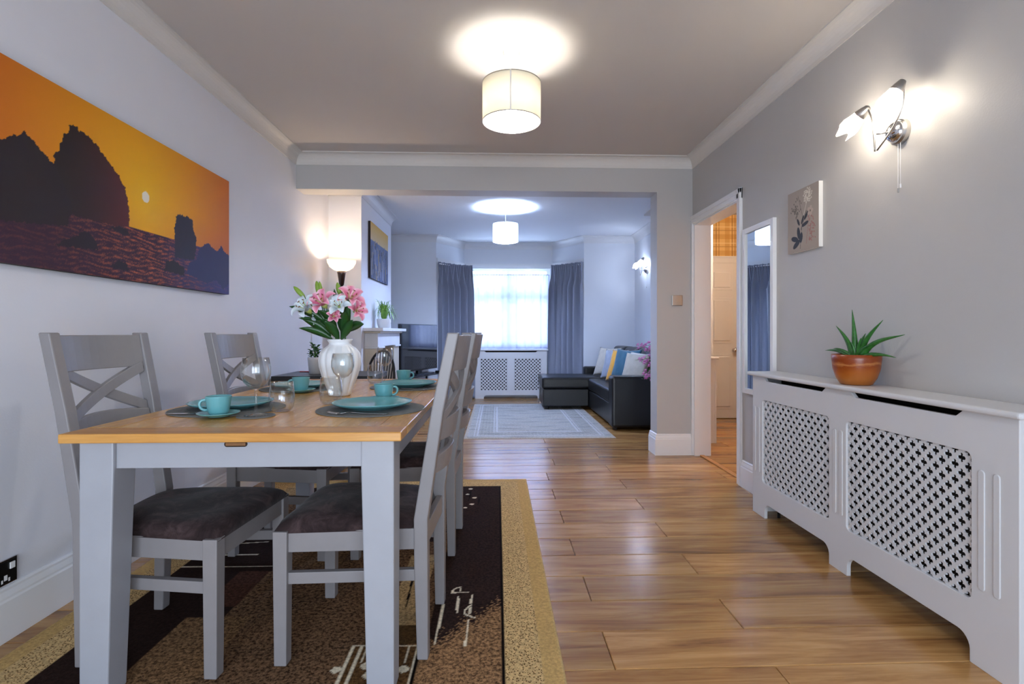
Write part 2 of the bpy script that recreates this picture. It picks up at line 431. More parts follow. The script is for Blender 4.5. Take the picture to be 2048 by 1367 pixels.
for (xa, ya, xb, yb) in ((-.918, YF, -.535, YBAY), (.915, YBAY, 1.328, YF)):
    d = Vector((xb-xa, yb-ya, 0)).normalized(); nn = Vector((-d.y, d.x, 0))*.12
    poly = [(xa, ya), (xb, yb), (xb+nn.x, yb+nn.y), (xa+nn.x, ya+nn.y)]
    prism(bm, poly, 'z', 0, 2.7)
box(bm, -.60, .98, YBAY, YBAY+.12, 0, WZ0); box(bm, -.60, .98, YBAY, YBAY+.12, WZ1, 2.7)
box(bm, -.60, WX0, YBAY, YBAY+.12, WZ0, WZ1); box(bm, WX1, .98, YBAY, YBAY+.12, WZ0, WZ1)
struct('wall_bay', bm, 'wall_living')
bm = B(); PX0, PX1, PZ = -1.2, 1.2, 2.08
box(bm, XL, PX0, YBK-.12, YBK, 0, 2.7); box(bm, PX1, XR, YBK-.12, YBK, 0, 2.7); box(bm, PX0, PX1, YBK-.12, YBK, PZ, 2.7)
struct('wall_rear', bm, 'wall_paint')
bm = B(); box(bm, XR2+.1, 3.15, 6.30, 6.40, 0, 2.7)
hall_far = struct('wall_hall_far', bm, 'tartan')
struct('wall_hall_right', bx(3.05, 3.15, 2.8, 6.30, 0, 2.7), 'tartan')
struct('wall_hall_near', bx(1.826, 3.15, 2.7, 2.8, 0, 2.7), 'tartan')
struct('wall_hall_left', bx(XR2+.1, XR2+.12, 5.35, 6.3, 0, 2.7), 'wall_paint')
struct('ceiling', bx(XL-.1, XR+.14, YBK-.12, YB+.02, ZC, ZC+.1), 'ceiling_paint')
struct('ceiling_living', bx(XL-.1, XR2+.1, YB+.16, YBAY+.12, ZC2, ZC2+.1), 'ceiling_living')
struct('ceiling_hall', bx(1.826, 3.15, 2.7, 6.4, 2.5, 2.6), 'ceiling_paint')

# patio doors behind the camera
win = struct('window_2', bx(PX0, PX1, YBK-.10, YBK-.04, 0, .06), 'white_gloss')
for x in (PX0, -.03, PX1-.06): obj('frame', bx(x, x+.06, YBK-.10, YBK-.04, .06, PZ), 'white_gloss', win)
obj('frame', bx(PX0, PX1, YBK-.10, YBK-.04, PZ-.06, PZ), 'white_gloss', win)
for x0, x1 in ((PX0+.06, -.03), (.03, PX1-.06)): obj('pane', bx(x0, x1, YBK-.075, YBK-.07, .06, PZ-.06), 'pane', win)
# bay window: frame, mullion, transom, panes
yw = YBAY+.045
win = struct('window_1', bx(WX0, WX1, yw, yw+.06, WZ0, WZ0+.06), 'white_gloss')
for x in (WX0, .16, WX1-.06): obj('frame', bx(x, x+.06, yw, yw+.06, WZ0+.06, WZ1-.06), 'white_gloss', win)
obj('frame', bx(WX0, WX1, yw, yw+.06, WZ1-.06, WZ1), 'white_gloss', win)
for x0, x1 in ((WX0+.06, .16), (.22, WX1-.06)):
    obj('transom', bx(x0, x1, yw, yw+.06, 1.60, 1.67), 'white_gloss', win)
    for z0, z1 in ((WZ0+.06, 1.60), (1.67, WZ1-.06)): obj('pane', bx(x0, x1, yw+.028, yw+.032, z0, z1), 'pane', win)
obj('sill', bx(-.535, .915, YBAY-.03, YBAY+.045, WZ0-.03, WZ0), 'white_gloss', win, .004)

# cornices: cove profile swept along the wall lines
def cove(path, z, drop=.092, proj=.08, closed=False, n=7):
    """path: wall line with the room on its left side; returns bmesh"""
    prof = [(0, -drop), (.006, -drop), (.006, -drop+.006)]
    for i in range(n+1):
        a = math.pi/2*i/n; prof.append((.006+(proj-.014)*(1-math.cos(a)), -drop+.006+(drop-.014)*math.sin(a)))
    prof += [(proj, -.008), (proj, 0), (0, 0)]
    bm = B(); P = [Vector((*p, 0)) for p in path]; rings = []
    for i, p in enumerate(P):
        d0 = (P[i]-P[i-1]).normalized() if i else (P[1]-P[0]).normalized()
        d1 = (P[i+1]-P[i]).normalized() if i < len(P)-1 else d0
        n0 = Vector((-d0.y, d0.x, 0)); n1 = Vector((-d1.y, d1.x, 0)); m = (n0+n1)
        m = m/m.dot(n0)
        rings.append([bm.verts.new(p+m*a+Vector((0, 0, z+b))) for a, b in prof])
    k = len(prof)
    for a_, b_ in zip(rings, rings[1:]):
        for j in range(k): bm.faces.new((a_[j], a_[(j+1) % k], b_[(j+1) % k], b_[j]))
    bm.faces.new(rings[0]); bm.faces.new(rings[-1][::-1]); return bm
struct('trim_1', cove([(XR, YBK), (XR, YB), (XL, YB), (XL, YBK), ], ZC), 'cornice_paint')
struct('trim_2', cove([(XR2, 5.35), (XR2, YF), (1.328, YF), (.915, YBAY), (-.535, YBAY), (-.918, YF), (XL, YF), (XL, 6.728), (-1.36, 6.728), (-1.36, 5.265), (XL, 5.265), (XL, YB+.185)], ZC2, .105, .085), 'white_satin')

# baseboards
BPROF = [(0, 0), (.020, 0), (.020, .135), (.016, .142), (.016, .150), (.010, .168), (.010, .176), (.004, .182), (0, .182)]
def skirting(path):
    bm = B(); P = [Vector((*p, 0)) for p in path]; rings = []
    for i, p in enumerate(P):
        d0 = (P[i]-P[i-1]).normalized() if i else (P[1]-P[0]).normalized()
        d1 = (P[i+1]-P[i]).normalized() if i < len(P)-1 else d0
        n0 = Vector((-d0.y, d0.x, 0)); n1 = Vector((-d1.y, d1.x, 0)); m = n0+n1; m = m/m.dot(n0)
        rings.append([bm.verts.new(p+m*a+Vector((0, 0, b))) for a, b in BPROF])
    k = len(BPROF)
    for a_, b_ in zip(rings, rings[1:]):
        for j in range(k): bm.faces.new((a_[j], a_[(j+1) % k], b_[(j+1) % k], b_[j]))
    bm.faces.new(rings[0]); bm.faces.new(rings[-1][::-1]); return bm
struct('baseboard_left', skirting([(XL, 5.265), (XL, YBK)]), 'white_gloss')
struct('baseboard_right', skirting([(XR, YBK), (XR, 3.505)]), 'white_gloss')
struct('baseboard_pillar', skirting([(XR-.001, YB), (1.374, YB), (1.374, YB+.185)]), 'white_gloss')
struct('baseboard_front', skirting([(XR2, YF), (1.328, YF)]), 'white_gloss')
struct('baseboard_alcove', skirting([(-.918, YF), (XL, YF), (XL, 6.728), (-1.36, 6.728)]), 'white_gloss')

# doorway lining, architrave and threshold
bm = B()
box(bm, XR, XR+.142, DY0, DY0+.02, 0, DZ-.02); box(bm, XR, XR+.142, DY1-.02, DY1, 0, DZ-.02); box(bm, XR, XR+.142, DY0, DY1, DZ-.02, DZ)
struct('trim_3', bm, 'white_gloss')
bm = B()
for a0, a1, c in ((0, .068, .010), (.008, .060, .016), (.040, .066, .022)):
    box(bm, XR-c, XR, DY0-a1+.005, DY0-a0+.005, 0, DZ+a1-.006)
    box(bm, XR-c, XR, DY0-a1+.005, YB-.002, DZ+a0-.012, DZ+a1-.005)
box(bm, XR-.018, XR, DY1-.005, YB-.001, 0, DZ)
struct('trim_4', bm, 'white_gloss', bevel=.002)
struct('trim_5', box(B(), XR+.045, XR+.085, DY0+.02, DY1-.02, .0005, .008), 'strip_wood', bevel=.003)

# hall door with six raised panels
door = struct('door_1', bx(2.19, 2.95, 6.265, 6.298, .008, 1.90), 'white_satin')
for cx0, cx1 in ((2.285, 2.53), (2.62, 2.865)):
    for z0, z1 in ((1.58, 1.81), (.93, 1.47), (.13, .78)):
        bm = B(); box(bm, cx0-.008, cx1+.008, 6.258, 6.266, z0-.008, z1+.008)
        pn = obj('panel', bm, 'white_satin', door, .002)
        obj('moulding', prism(B(), [(cx0+.02, z0+.02), (cx1-.02, z0+.02), (cx1-.02, z1-.02), (cx0+.02, z1-.02)], 'y', 6.246, 6.262), 'white_satin', pn, .010, seg=2)
kn = obj('knob', lathe(B(), [(.022, 0), (.022, .006), (.009, .010), (.009, .03), (.024, .042), (.028, .055), (.02, .068), (.001, .07)], 20), 'chrome', door, smooth=True)
kn.location = (2.895, 6.264, .84); kn.rotation_euler = (R(90), 0, 0)
bm = B(); box(bm, 2.95, 3.03, 6.27, 6.30, 0, 1.98); box(bm, 2.11, 2.19, 6.27, 6.30, 0, 1.98); box(bm, 2.11, 3.03, 6.26, 6.30, 1.90, 1.975); box(bm, 2.10, 3.04, 6.25, 6.30, 1.965, 1.985)
struct('trim_6', bm, 'white_satin', bevel=.003)
hl = thing('ceiling_lamp', 'white glass globe lamp on the hallway ceiling', 'lamp', (2.5, 4.6, 2.5))
obj('rose', lathe(B(), [(.05, -.02), (.05, 0)], 24, capt=True), 'plastic_white', hl)
obj('globe', lathe(B(), [(.02, -.17), (.07, -.15), (.095, -.10), (.07, -.045), (.04, -.02)], 24), 'bulb_hall', hl, smooth=True)

# ------------------------------------------------------------------ dining rug
RX0, RX1, RY0, RY1 = -1.59, .21, .98, 3.70
def rug_colour(x, y):
    gold, gold2 = nplin('c8ab7a'), nplin('bf9f68'); brown, tan_, choc, black = nplin('69523e'), nplin('86694c'), nplin('2a1e1b'), nplin('120d0c'); cream = nplin('d8cfb8'); red = nplin('4a3128')
    n = len(x); c = np.tile(brown, (n, 1)); dot = np.zeros(n); pile = np.full(n, 1.0)
    def put(m, col, d=0., p=.35): c[m] = col; dot[m] = d; pile[m] = p
    jag = .012*np.sin(x*61)+.010*np.sin(y*83+x*40)
    put((x > -1.14) & (x < -.9) & (y < 1.94), tan_*.8, 0, .9)
    put((x > -.30) & (y < 1.75), tan_, 0, .9)
    put((x < -1.137) & (y < 2.9), choc); put((x < -1.0) & (y > 1.94) & (y < 2.31), choc)
    put((x < -.98-.35*(y-2.31)) & (y >= 2.31) & (y < 2.9), choc)
    put((x > -1.12) & (x < -.99) & (y > 2.01) & (y < 2.31), red, 0, .6)
    put((x > -1.12+.02) & (x < -.7) & (y > 2.35) & (y < 2.8) & (x > -.98-.35*(y-2.31)), tan_*.75, 0, .9)
    jag = jag+np.random.default_rng(2).normal(0, .035, n)
    put((x > -.24) & (y+jag > 1.744+(x+.209)*1.17), choc, 0, .6)
    put((x > -.24) & (y+jag <= 1.744+(x+.209)*1.17), tan_, 0, .95)
    put((x > -.9) & (x < -.3) & (y > 2.6) & (y < 3.3), choc, 0, .4)
    put((x > -.40) & (x < -.285) & (y > 1.862) & (y < 2.45), nplin('a8906a'), .35, .6)
    put((segdist(x, y, (-.366, 2.40), (-.345, 1.99)) < .004), black)
    put((x > -.45) & (x < -.24) & (y < 1.862) & (y > 1.75), nplin('4b3a24'), 0, .5)
    put((x > -.476) & (x < -.262) & (y < 1.745), nplin('5a4229'), 0, .7)
    put((x > -1.44) & (x < -1.23) & (y > 3.38), nplin('a8906a'), .6, .5)
    put((x > -1.23) & (x < -.24) & (y > 3.3), nplin('33251f'), 0, .4)
    W = [((-.476, 1.745), (-.262, 1.738)), ((-.476, 1.745), (-.474, .99)), ((-.262, 1.738), (-.262, .99)), ((-.448, 1.745), (-.446, 1.3)), ((-.43, 1.735), (-.43, 1.66)), ((-.292, 1.735), (-.292, 1.65)),
         ((-.206, 2.0), (-.207, 1.747)), ((-.152, 2.06), (-.149, 1.938)), ((-.180, 2.09), (-.117, 2.092)), ((-.180, 2.09), (-.176, 2.12)), ((-.176, 2.12), (-.15, 2.135)), ((-.148, 2.105), (-.148, 2.125)),
         ((-.099, 2.069), (-.101, 2.005)), ((-.118, 1.925), (-.122, 1.955)), ((-.122, 1.955), (-.10, 1.992)), ((-.118, 1.925), (-.083, 1.903)), ((-.100, 1.975), (-.102, 1.93)), ((-.103, 1.89), (-.106, 1.736)),
         ((-1.409, 2.36), (-.999, 2.356)), ((-1.40, 2.48), (-1.12, 2.48)), ((-1.30, 2.61), (-1.139, 2.63))]
    for a, b in W: put(segdist(x, y, a, b) < .0038, cream, 0, .3)
    put((segdist(x, y, (-.255, 1.73), (-.255, .99)) < .004), black)
    for ox, oy, r in ((-.497, 1.622, .016), (-.405, 1.64, .02), (-.39, 1.595, .018), (-.29, 1.62, .018), (-.174, 3.475, .014), (-.141, 3.288, .014), (-.151, 3.163, .014), (-.189, 3.101, .012), (-.19, 3.36, .012)):
        put(np.hypot((x-ox), (y-oy)) < r, cream, 0, .3)
    put(segdist(x, y, (-.171, 3.44), (-.175, 3.22)) < .004, black); put(segdist(x, y, (-.11, 3.30), (-.115, 3.15)) < .004, black)
    inner = (x > RX0+.19) & (x < RX1-.19) & (y > RY0+.19) & (y < RY1-.17)
    put(~inner, gold, 1., .35)
    outer = (x < RX0+.068) | (x > RX1-.068) | (y < RY0+.068) | (y > RY1-.06)
    put(outer, gold2, 0., .25)
    e = np.minimum(np.minimum(x-RX0, RX1-x), np.minimum(y-RY0, RY1-y)); put(e < .008, nplin('c4a978'), 0, .2)
    put((np.abs(x-(RX1-.19)) < .004) & (y > RY0+.19) & (y < RY1-.17), black); put((np.abs(y-(RY1-.17)) < .004) & (x > RX0+.19) & (x < RX1-.19), black)
    return c, dot, pile
def make_rug(name, x0, x1, y0, y1, step, colfn, m, label, h=.010):
    nx, ny = int((x1-x0)/step), int((y1-y0)/step)
    me = grid_mesh(name, nx, ny, lambda U, V: (x0+(x1-x0)*U, y0+(y1-y0)*V, np.where((U < .5/nx) | (U > 1-.5/nx) | (V < .5/ny) | (V > 1-.5/ny), .0006, h+.0008*np.sin(V*41)*np.sin(U*17))))
    co = np.zeros(len(me.vertices)*3, np.float32); me.vertices.foreach_get('co', co); co = co.reshape(-1, 3)
    c, dot, pile = colfn(co[:, 0], co[:, 1]); set_col(me, c); set_col(me, np.stack([dot, pile, pile], 1), 'spk')
    o = wrap(name, me, m, smooth=False); return tag(o, label, 'rug')
make_rug('dining_rug', RX0, RX1, RY0, RY1, .0055, rug_colour, 'rug_pile', 'brown and gold patterned rug under the dining table')
def rug2_colour(x, y):
    base, cool, dark = nplin('b9b6b0'), nplin('b3bac6'), nplin('6d6f74'); n = len(x)
    st = np.sin(y*47+2*np.sin(x*3.1))*.5+.3*np.sin(y*131+4*np.sin(x*1.7)+1)+.25*np.sin(x*9+y*23)
    t = np.clip((st+.2), 0, 1)[:, None]*.35; c = base*(1-t)+cool*t
    k = np.clip(np.sin(y*29+1.3*np.sin(x*5))*np.sin(x*7+1.2*np.sin(y*9))*1.3-.45, 0, 1)[:, None]*.8; c = c*(1-k*.6)+dark*k*.6
    e = np.minimum(np.minimum(x+.33, 1.19-x), np.minimum(y-5.15, 7.63-y))
    for d in (.10, .13, .30, .33): c[np.abs(e-d) < .006] = nplin('cfcfd2')
    fr = (e > .14) & (e < .29); pat = (np.sin(x*90)*np.sin(y*90) > .25) & fr; c[pat] = c[pat]*.72
    c[e < .03] = nplin('bdb3a6'); return c, np.zeros(n), np.full(n, .3)
make_rug('living_rug', -.33, 1.19, 5.15, 7.63, .009, rug2_colour, 'rug_flat', 'pale grey distressed rug in front of the black sofa', .007)

# ------------------------------------------------------------------ dining table
TX0, TX1, TY0, TY1, TZ = -1.21, -.27, 1.475, 3.19, .77
tb = thing('dining_table', 'long oak topped dining table with grey painted legs laid for four', 'table', ((TX0+TX1)/2, (TY0+TY1)/2, 0))
tcx, tcy = (TX0+TX1)/2, (TY0+TY1)/2
def tpart(name, bm, m, bevel=.002):
    for v in bm.verts: v.co -= Vector((tcx, tcy, 0))
    return obj(name, bm, m, tb, bevel)
g = .0008
for y0, y1 in ((TY0, TY0+.098), (TY1-.098, TY1)): tpart('end_board', bx(TX0, TX1, y0, y1, TZ-.026, TZ), 'oak_cross', .003)
ya, yb = TY0+.098+g, TY1-.098-g
for x0, x1 in ((TX0, TX0+.085), (TX1-.085, TX1)): tpart('side_board', bx(x0, x1, ya, yb, TZ-.026, TZ), 'oak_top', .003)
xs = np.linspace(TX0+.085+g, TX1-.085-g, 7)
for a, b in zip(xs, xs[1:]): tpart('board', bx(a+.0002, b-.0002, ya, yb, TZ-.024, TZ-.0004), 'oak_top', .001)
def tleg(x, y, sx, sy):
    """outer corner at (x,y); sx, sy point to the table's middle"""
    bm = B(); t, b = .094, .078
    lo = [bm.verts.new((x+sx*p, y+sy*q, .011)) for p, q in ((0, 0), (b, 0), (b, b), (0, b))]
    md = [bm.verts.new((x+sx*p, y+sy*q, .66)) for p, q in ((0, 0), (t, 0), (t, t), (0, t))]
    hi = [bm.verts.new((x+sx*p, y+sy*q, TZ-.026)) for p, q in ((0, 0), (t, 0), (t, t), (0, t))]
    bm.faces.new(lo[::-1]); bm.faces.new(hi)
    for a_, b_ in ((lo, md), (md, hi)):
        for i in range(4): bm.faces.new((a_[i], a_[(i+1) % 4], b_[(i+1) % 4], b_[i]))
    return bm
LX0, LX1, LY0, LY1 = TX0+.034, TX1-.026, TY0+.03, TY1-.03
for x, y, sx, sy in ((LX0, LY0, 1, 1), (LX1, LY0, -1, 1), (LX1, LY1, -1, -1), (LX0, LY1, 1, -1)): tpart('leg', tleg(x, y, sx, sy), 'table_paint', .004)
ap = tpart('apron', bx(LX0+.094, LX1-.094, LY0+.012, LY0+.034, .664, TZ-.026), 'table_paint', .002)
tpart('apron', bx(LX0+.094, LX1-.094, LY1-.034, LY1-.012, .664, TZ-.026), 'table_paint', .002)
tpart('apron', bx(LX0+.012, LX0+.034, LY0+.094, LY1-.094, .664, TZ-.026), 'table_paint', .002)
tpart('apron', bx(LX1-.034, LX1-.012, LY0+.094, LY1-.094, .664, TZ-.026), 'table_paint', .002)
bm = prism(B(), [(-.75+.033*math.cos(a)*1.0 if False else -.747+(.024 if math.cos(a) > 0 else -.024)+.008*math.cos(a), .7315+.008*math.sin(a)) for a in [R(q) for q in range(0, 360, 15)]], 'y', LY0+.0085, LY0+.0125)
lt = tpart('leaf_latch', bm, 'groove_dark', 0)
tpart('latch_bar', bx(-.775, -.719, LY0+.007, LY0+.0095, .727, .736), 'latch_wood', .001)

# ------------------------------------------------------------------ dining chairs
def px_(z): return -.22-.10*max(0, z-.46)/.59
def rail(bm, z0, z1, th, bow, hy=.158, n=10, dx=0):
    rows = []
    for i in range(n+1):
        y = -hy+2*hy*i/n; q = 1-(y/hy)**2; a, b = z0(y), z1(y)
        rows.append([bm.verts.new((px_(z)-bow*q+s_*th/2+dx, y, z)) for z, s_ in ((a, -1), (a, 1), (b, 1), (b, -1))])
    for a_, b_ in zip(rows, rows[1:]):
        for k in range(4): bm.faces.new((a_[k], a_[(k+1) % 4], b_[(k+1) % 4], b_[k]))
    bm.faces.new(rows[0]); bm.faces.new(rows[-1][::-1]); return bm
def make_chair(label):
    t = thing('dining_chair', label, 'chair', group='cross-back dining chairs around the table')
    P = 'chair_paint'
    for s_ in (-1, 1):
        prof = [(-.236, -.200, .011, .02), (-.222, -.184, .46, .02), (-.322, -.288, 1.05, .02)]
        bm = B(); rings = []
        for xa, xb, z, hw in ((-.240, -.205, .011, .02), (-.240, -.197, .30, .021), (-.240, -.196, .46, .021), (-.290, -.252, .80, .02), (-.340, -.304, 1.05, .019)):
            yc = s_*(.168+.018*z); rings.append([bm.verts.new(p) for p in ((xa, yc-hw, z), (xb, yc-hw, z), (xb, yc+hw, z), (xa, yc+hw, z))])
        for a_, b_ in zip(rings, rings[1:]):
            for k in range(4): bm.faces.new((a_[k], a_[(k+1) % 4], b_[(k+1) % 4], b_[k]))
        bm.faces.new(rings[0][::-1]); bm.faces.new(rings[-1])
        po = obj('back_leg', bm, P, t, .004)
        M = Matrix.Translation((-.2985, s_*.186, .995)) @ Matrix.Rotation(R(-9.6), 4, 'Y')
        obj('peg', box(B(), -.006, .004, -.006, .006, -.017, .017, M), P, po, .001)
        bm = B(); rings = []
        for h, z in ((.0195, .011), (.0225, .43)):
            yc = s_*.208; xc = .215; rings.append([bm.verts.new((xc+p*h, yc+q*h, z)) for p, q in ((-1, -1), (1, -1), (1, 1), (-1, 1))])
        for k in range(4): bm.faces.new((rings[0][k], rings[0][(k+1) % 4], rings[1][(k+1) % 4], rings[1][k]))
        bm.faces.new(rings[0][::-1]); bm.faces.new(rings[1]); obj('front_leg', bm, P, t, .003)
        for nm, z0, z1, th in (('seat_rail', .362, .428, .022), ('stretcher', .262, .298, .022)):
            bm = B(); a = Vector((-.20, s_*.175, 0)); b = Vector((.195, s_*.206, 0)); d = (b-a).normalized(); n_ = Vector((-d.y, d.x, 0))*th/2
            prism(bm, [((a+n_).x, (a+n_).y), ((a-n_).x, (a-n_).y), ((b-n_).x, (b-n_).y), ((b+n_).x, (b+n_).y)], 'z', z0, z1)
            obj(nm, bm, P, t, .002)
    obj('seat_rail', bx(.204, .230, -.186, .186, .362, .428), P, t, .002)
    obj('seat_rail', bx(-.232, -.210, -.155, .155, .362, .428), P, t, .002)
    obj('top_rail', rail(B(), lambda y: .925, lambda y: 1.042, .022, .028, .168), P, t, .003)
    for s_ in (-1, 1):
        f_ = lambda y, s_=s_: .852+s_*y*.46
        obj('cross_brace', rail(B(), lambda y: f_(y)-.019, lambda y: f_(y)+.019, .016, .024, .16, dx=.004*s_), P, t, .002)
    for z0, z1 in ((.700, .768), (.592, .650)):
        obj('lumbar_rail', rail(B(), lambda y: z0, lambda y: z1+.012*(1-(y/.16)**2), .02, .030, .16), P, t, .003)
    n = 22
    def cush(U, V):
        u, v = U*2-1, V*2-1
        e = np.clip(1-np.abs(u)**5, 0, 1)**.45*np.clip(1-np.abs(v)**5, 0, 1)**.45
        r = .93+.07*e; hw = (.197+.045*(u+1)/2)
        return .018+.238*u*r, hw*v*r, .424+.052*e+.006*np.sin(u*5)*np.sin(v*4)*e
    me = grid_mesh('seat', n, n, cush); bm = B(); bm.from_mesh(me)
    bed = [e for e in bm.edges if e.is_boundary]; ret = bmesh.ops.extrude_edge_only(bm, edges=bed)
    for v in [q for q in ret['geom'] if isinstance(q, bmesh.types.BMVert)]: v.co.z -= .004; v.co.x *= .97; v.co.y *= .97
    bmesh.ops.holes_fill(bm, edges=[e for e in bm.edges if e.is_boundary])
    obj('seat', bm, 'suede', t, smooth=True)
    return t
ch = make_chair('grey cross-back chair at the near left of the table, against the white wall')
ch.location = (-1.058, 1.83, 0); ch.rotation_euler = (0, 0, R(-4))
clone(ch, (-.449, 1.859, 0), R(177), 'grey cross-back chair nearest the camera on the right side of the table')
clone(ch, (-.428, 2.62, 0), R(178), 'grey cross-back chair at the far right of the table, behind another chair')
clone(ch, (-1.0, 2.63, 0), R(-3), 'grey cross-back chair at the far left of the table, beside the black desk')

# ------------------------------------------------------------------ place settings
def disc(r, h, seg=40, r2=None): return lathe(B(), [(r2 or r, 0), (r, h*.5), (r-.0006, h)], seg, capt=True)
MATC = {'NL': (-.985, 1.945), 'NR': (-.46, 1.925), 'FL': (-.985, 2.655), 'FR': (-.456, 2.70)}
WH = {'NL': 'near left', 'NR': 'near right', 'FL': 'far left', 'FR': 'far right'}
mz = TZ+.0003
mm = None
for k, (x, y) in MATC.items():
    if mm is None: mm = disc(.193, .003, 48); mm = obj('placemat', mm, 'felt', smooth=False); o = mm
    else: o = clone(mm)
    o.location = (x, y, mz); tag(o, f'round grey felt placemat at the {WH[k]} place of the table', 'placemat', 'felt placemats on the dining table')
pl = None
for k, (x, y) in MATC.items():
    if pl is None: pl = obj('dinner_plate', lathe(B(), [(.075, 0), (.08, .0), (.083, .004), (.11, .008), (.135, .017), (.1425, .022), (.1435, .0235), (.142, .0245), (.132, .021), (.11, .0125), (.06, .0095), (.001, .0095)], 56), 'turquoise', smooth=True); o = pl
    else: o = clone(pl)
    dy = {'NL': .02, 'NR': .015, 'FL': 0, 'FR': 0}[k]
    o.location = (x, y+dy, mz+.0032); tag(o, f'turquoise dinner plate on the {WH[k]} placemat', 'plate', 'turquoise dinner plates')
CUP = {'NL': (-.922, 1.756), 'NR': (-.462, 2.14), 'FL': (-.918, 2.47), 'FR': (-.520, 2.915)}
CUPROT = {'NL': R(205), 'NR': R(10), 'FL': R(200), 'FR': R(5)}
sa_ = cp_ = None
for k, (x, y) in CUP.items():
    zz = mz+.0032 if k in ('NR', 'FL', 'FR') else TZ+.0004
    zz = TZ+.0036
    if sa_ is None: sa_ = obj('saucer', lathe(B(), [(.028, 0), (.034, 0), (.036, .003), (.055, .007), (.064, .012), (.065, .0135), (.063, .0142), (.05, .0105), (.03, .0065), (.001, .006)], 44), 'turquoise', smooth=True); o = sa_
    else: o = clone(sa_)
    o.location = (x, y, zz); tag(o, f'small turquoise saucer at the {WH[k]} place', 'saucer', 'turquoise saucers')
    if cp_ is None:
        cp_ = thing('espresso_cup', '', 'cup')
        obj('body', lathe(B(), [(.018, 0), (.026, 0), (.030, .006), (.0355, .03), (.039, .058), (.0395, .0605), (.038, .061), (.0365, .057), (.033, .03), (.027, .008), (.001, .005)], 36), 'turquoise', cp_, smooth=True)
        obj('handle', tube(B(), bez((.034, 0, .048), (.062, 0, .058), (.062, 0, .012), (.031, 0, .016), 12), [.0045]*13, 8), 'turquoise', cp_, smooth=True); o = cp_
    else: o = clone(cp_)
    o.location = (x, y, zz+.0068); o.rotation_euler = (0, 0, CUPROT[k]); tag(o, f'turquoise espresso cup on the {WH[k]} saucer', 'cup', 'turquoise espresso cups')
WINE = {'NL': (-.808, 1.773), 'NR': (-.650, 2.215), 'FR': (-.640, 2.985)}
TUMB = {'NL': (-.768, 1.885), 'NR': (-.655, 2.075), 'FR': (-.672, 2.90)}
wg = tg = None
for k, (x, y) in WINE.items():
    if wg is None:
        wg = thing('wine_glass', '', 'glass')
        obj('foot', lathe(B(), [(.036, 0), (.036, .0012), (.02, .004), (.006, .009), (.0045, .013)], 36, capt=True), 'glass', wg, smooth=True)
        obj('stem', lathe(B(), [(.0045, .013), (.0042, .05), (.0048, .083), (.009, .090)], 16, capt=True), 'glass', wg, smooth=True)
        obj('bowl', lathe(B(), [(.008, .089), (.024, .096), (.038, .112), (.0465, .136), (.0465, .158), (.0405, .193), (.0398, .193), (.0455, .158), (.0455, .137), (.037, .1135), (.023, .0985), (.004, .093)], 40), 'glass', wg, smooth=True); o = wg
    else: o = clone(wg)
    zz = TZ+.0034 if k == 'NL' else TZ+.0004
    o.location = (x, y, zz); tag(o, f'empty stemmed wine glass at the {WH[k]} place', 'wine glass', 'stemmed wine glasses')
tag(obj('coaster', disc(.06, .0025), 'felt'), 'small round grey coaster under the near left wine glass', 'coaster').location = (-.808, 1.773, TZ+.0004)
for k, (x, y) in TUMB.items():
    if tg is None:
        tg = obj('tumbler', lathe(B(), [(.026, 0), (.03, .001), (.039, .012), (.0435, .035), (.0435, .052), (.038, .105), (.0372, .105), (.0425, .052), (.0425, .036), (.038, .014), (.028, .005), (.001, .005)], 40), 'glass', smooth=True); o = tg
    else: o = clone(tg)
    o.location = (x, y, TZ+.0004); tag(o, f'stemless drinking glass at the {WH[k]} place', 'glass', 'stemless glasses')
def fork(label, loc, rz):
    t = thing('fork', label, 'fork', loc, rz, 'table forks')
    obj('handle', leaf(B(), bez((-.10, 0, .001), (-.05, 0, .001), (-.01, 0, .004), (.035, 0, .006), 8), .018, .05, prof=lambda t_: 1-.65*t_), 'steel', t, smooth=True, solid=.0018)
    obj('head', leaf(B(), bez((.035, 0, .006), (.05, 0, .004), (.06, 0, .001), (.07, 0, .002), 6), .026, .12, prof=lambda t_: min(1, .3+1.2*t_) if t_ < .99 else 1), 'steel', t, smooth=True, solid=.0015)
    for q in (-.009, -.003, .003, .009): obj('tine', tube(B(), bez((.069, q, .002), (.08, q, .002), (.095, q, .004), (.108, q, .008), 5), .0013, 6), 'steel', t, smooth=True)
    return t
fork('silver fork on the near right placemat in front of the plate', (-.47, 1.785, mz+.0035), R(176))
fork('silver fork on the far right placemat in front of the plate', (-.44, 2.555, mz+.0035), R(176))
t = thing('table_knife', 'silver table knife on the near left placemat', 'knife', (-1.02, 1.80, mz+.0035), R(178))
obj('handle', tube(B(), [(-.11, 0, .003), (-.06, 0, .003), (0, 0, .0028)], [.0045, .005, .004], 8), 'steel', t, smooth=True)
obj('blade', leaf(B(), [(0, 0, .0025), (.03, 0, .0025), (.06, 0, .0022), (.09, 0, .002), (.105, 0, .002)], .018, .0, prof=lambda t_: 1-.4*t_*t_), 'steel', t, solid=.0012)

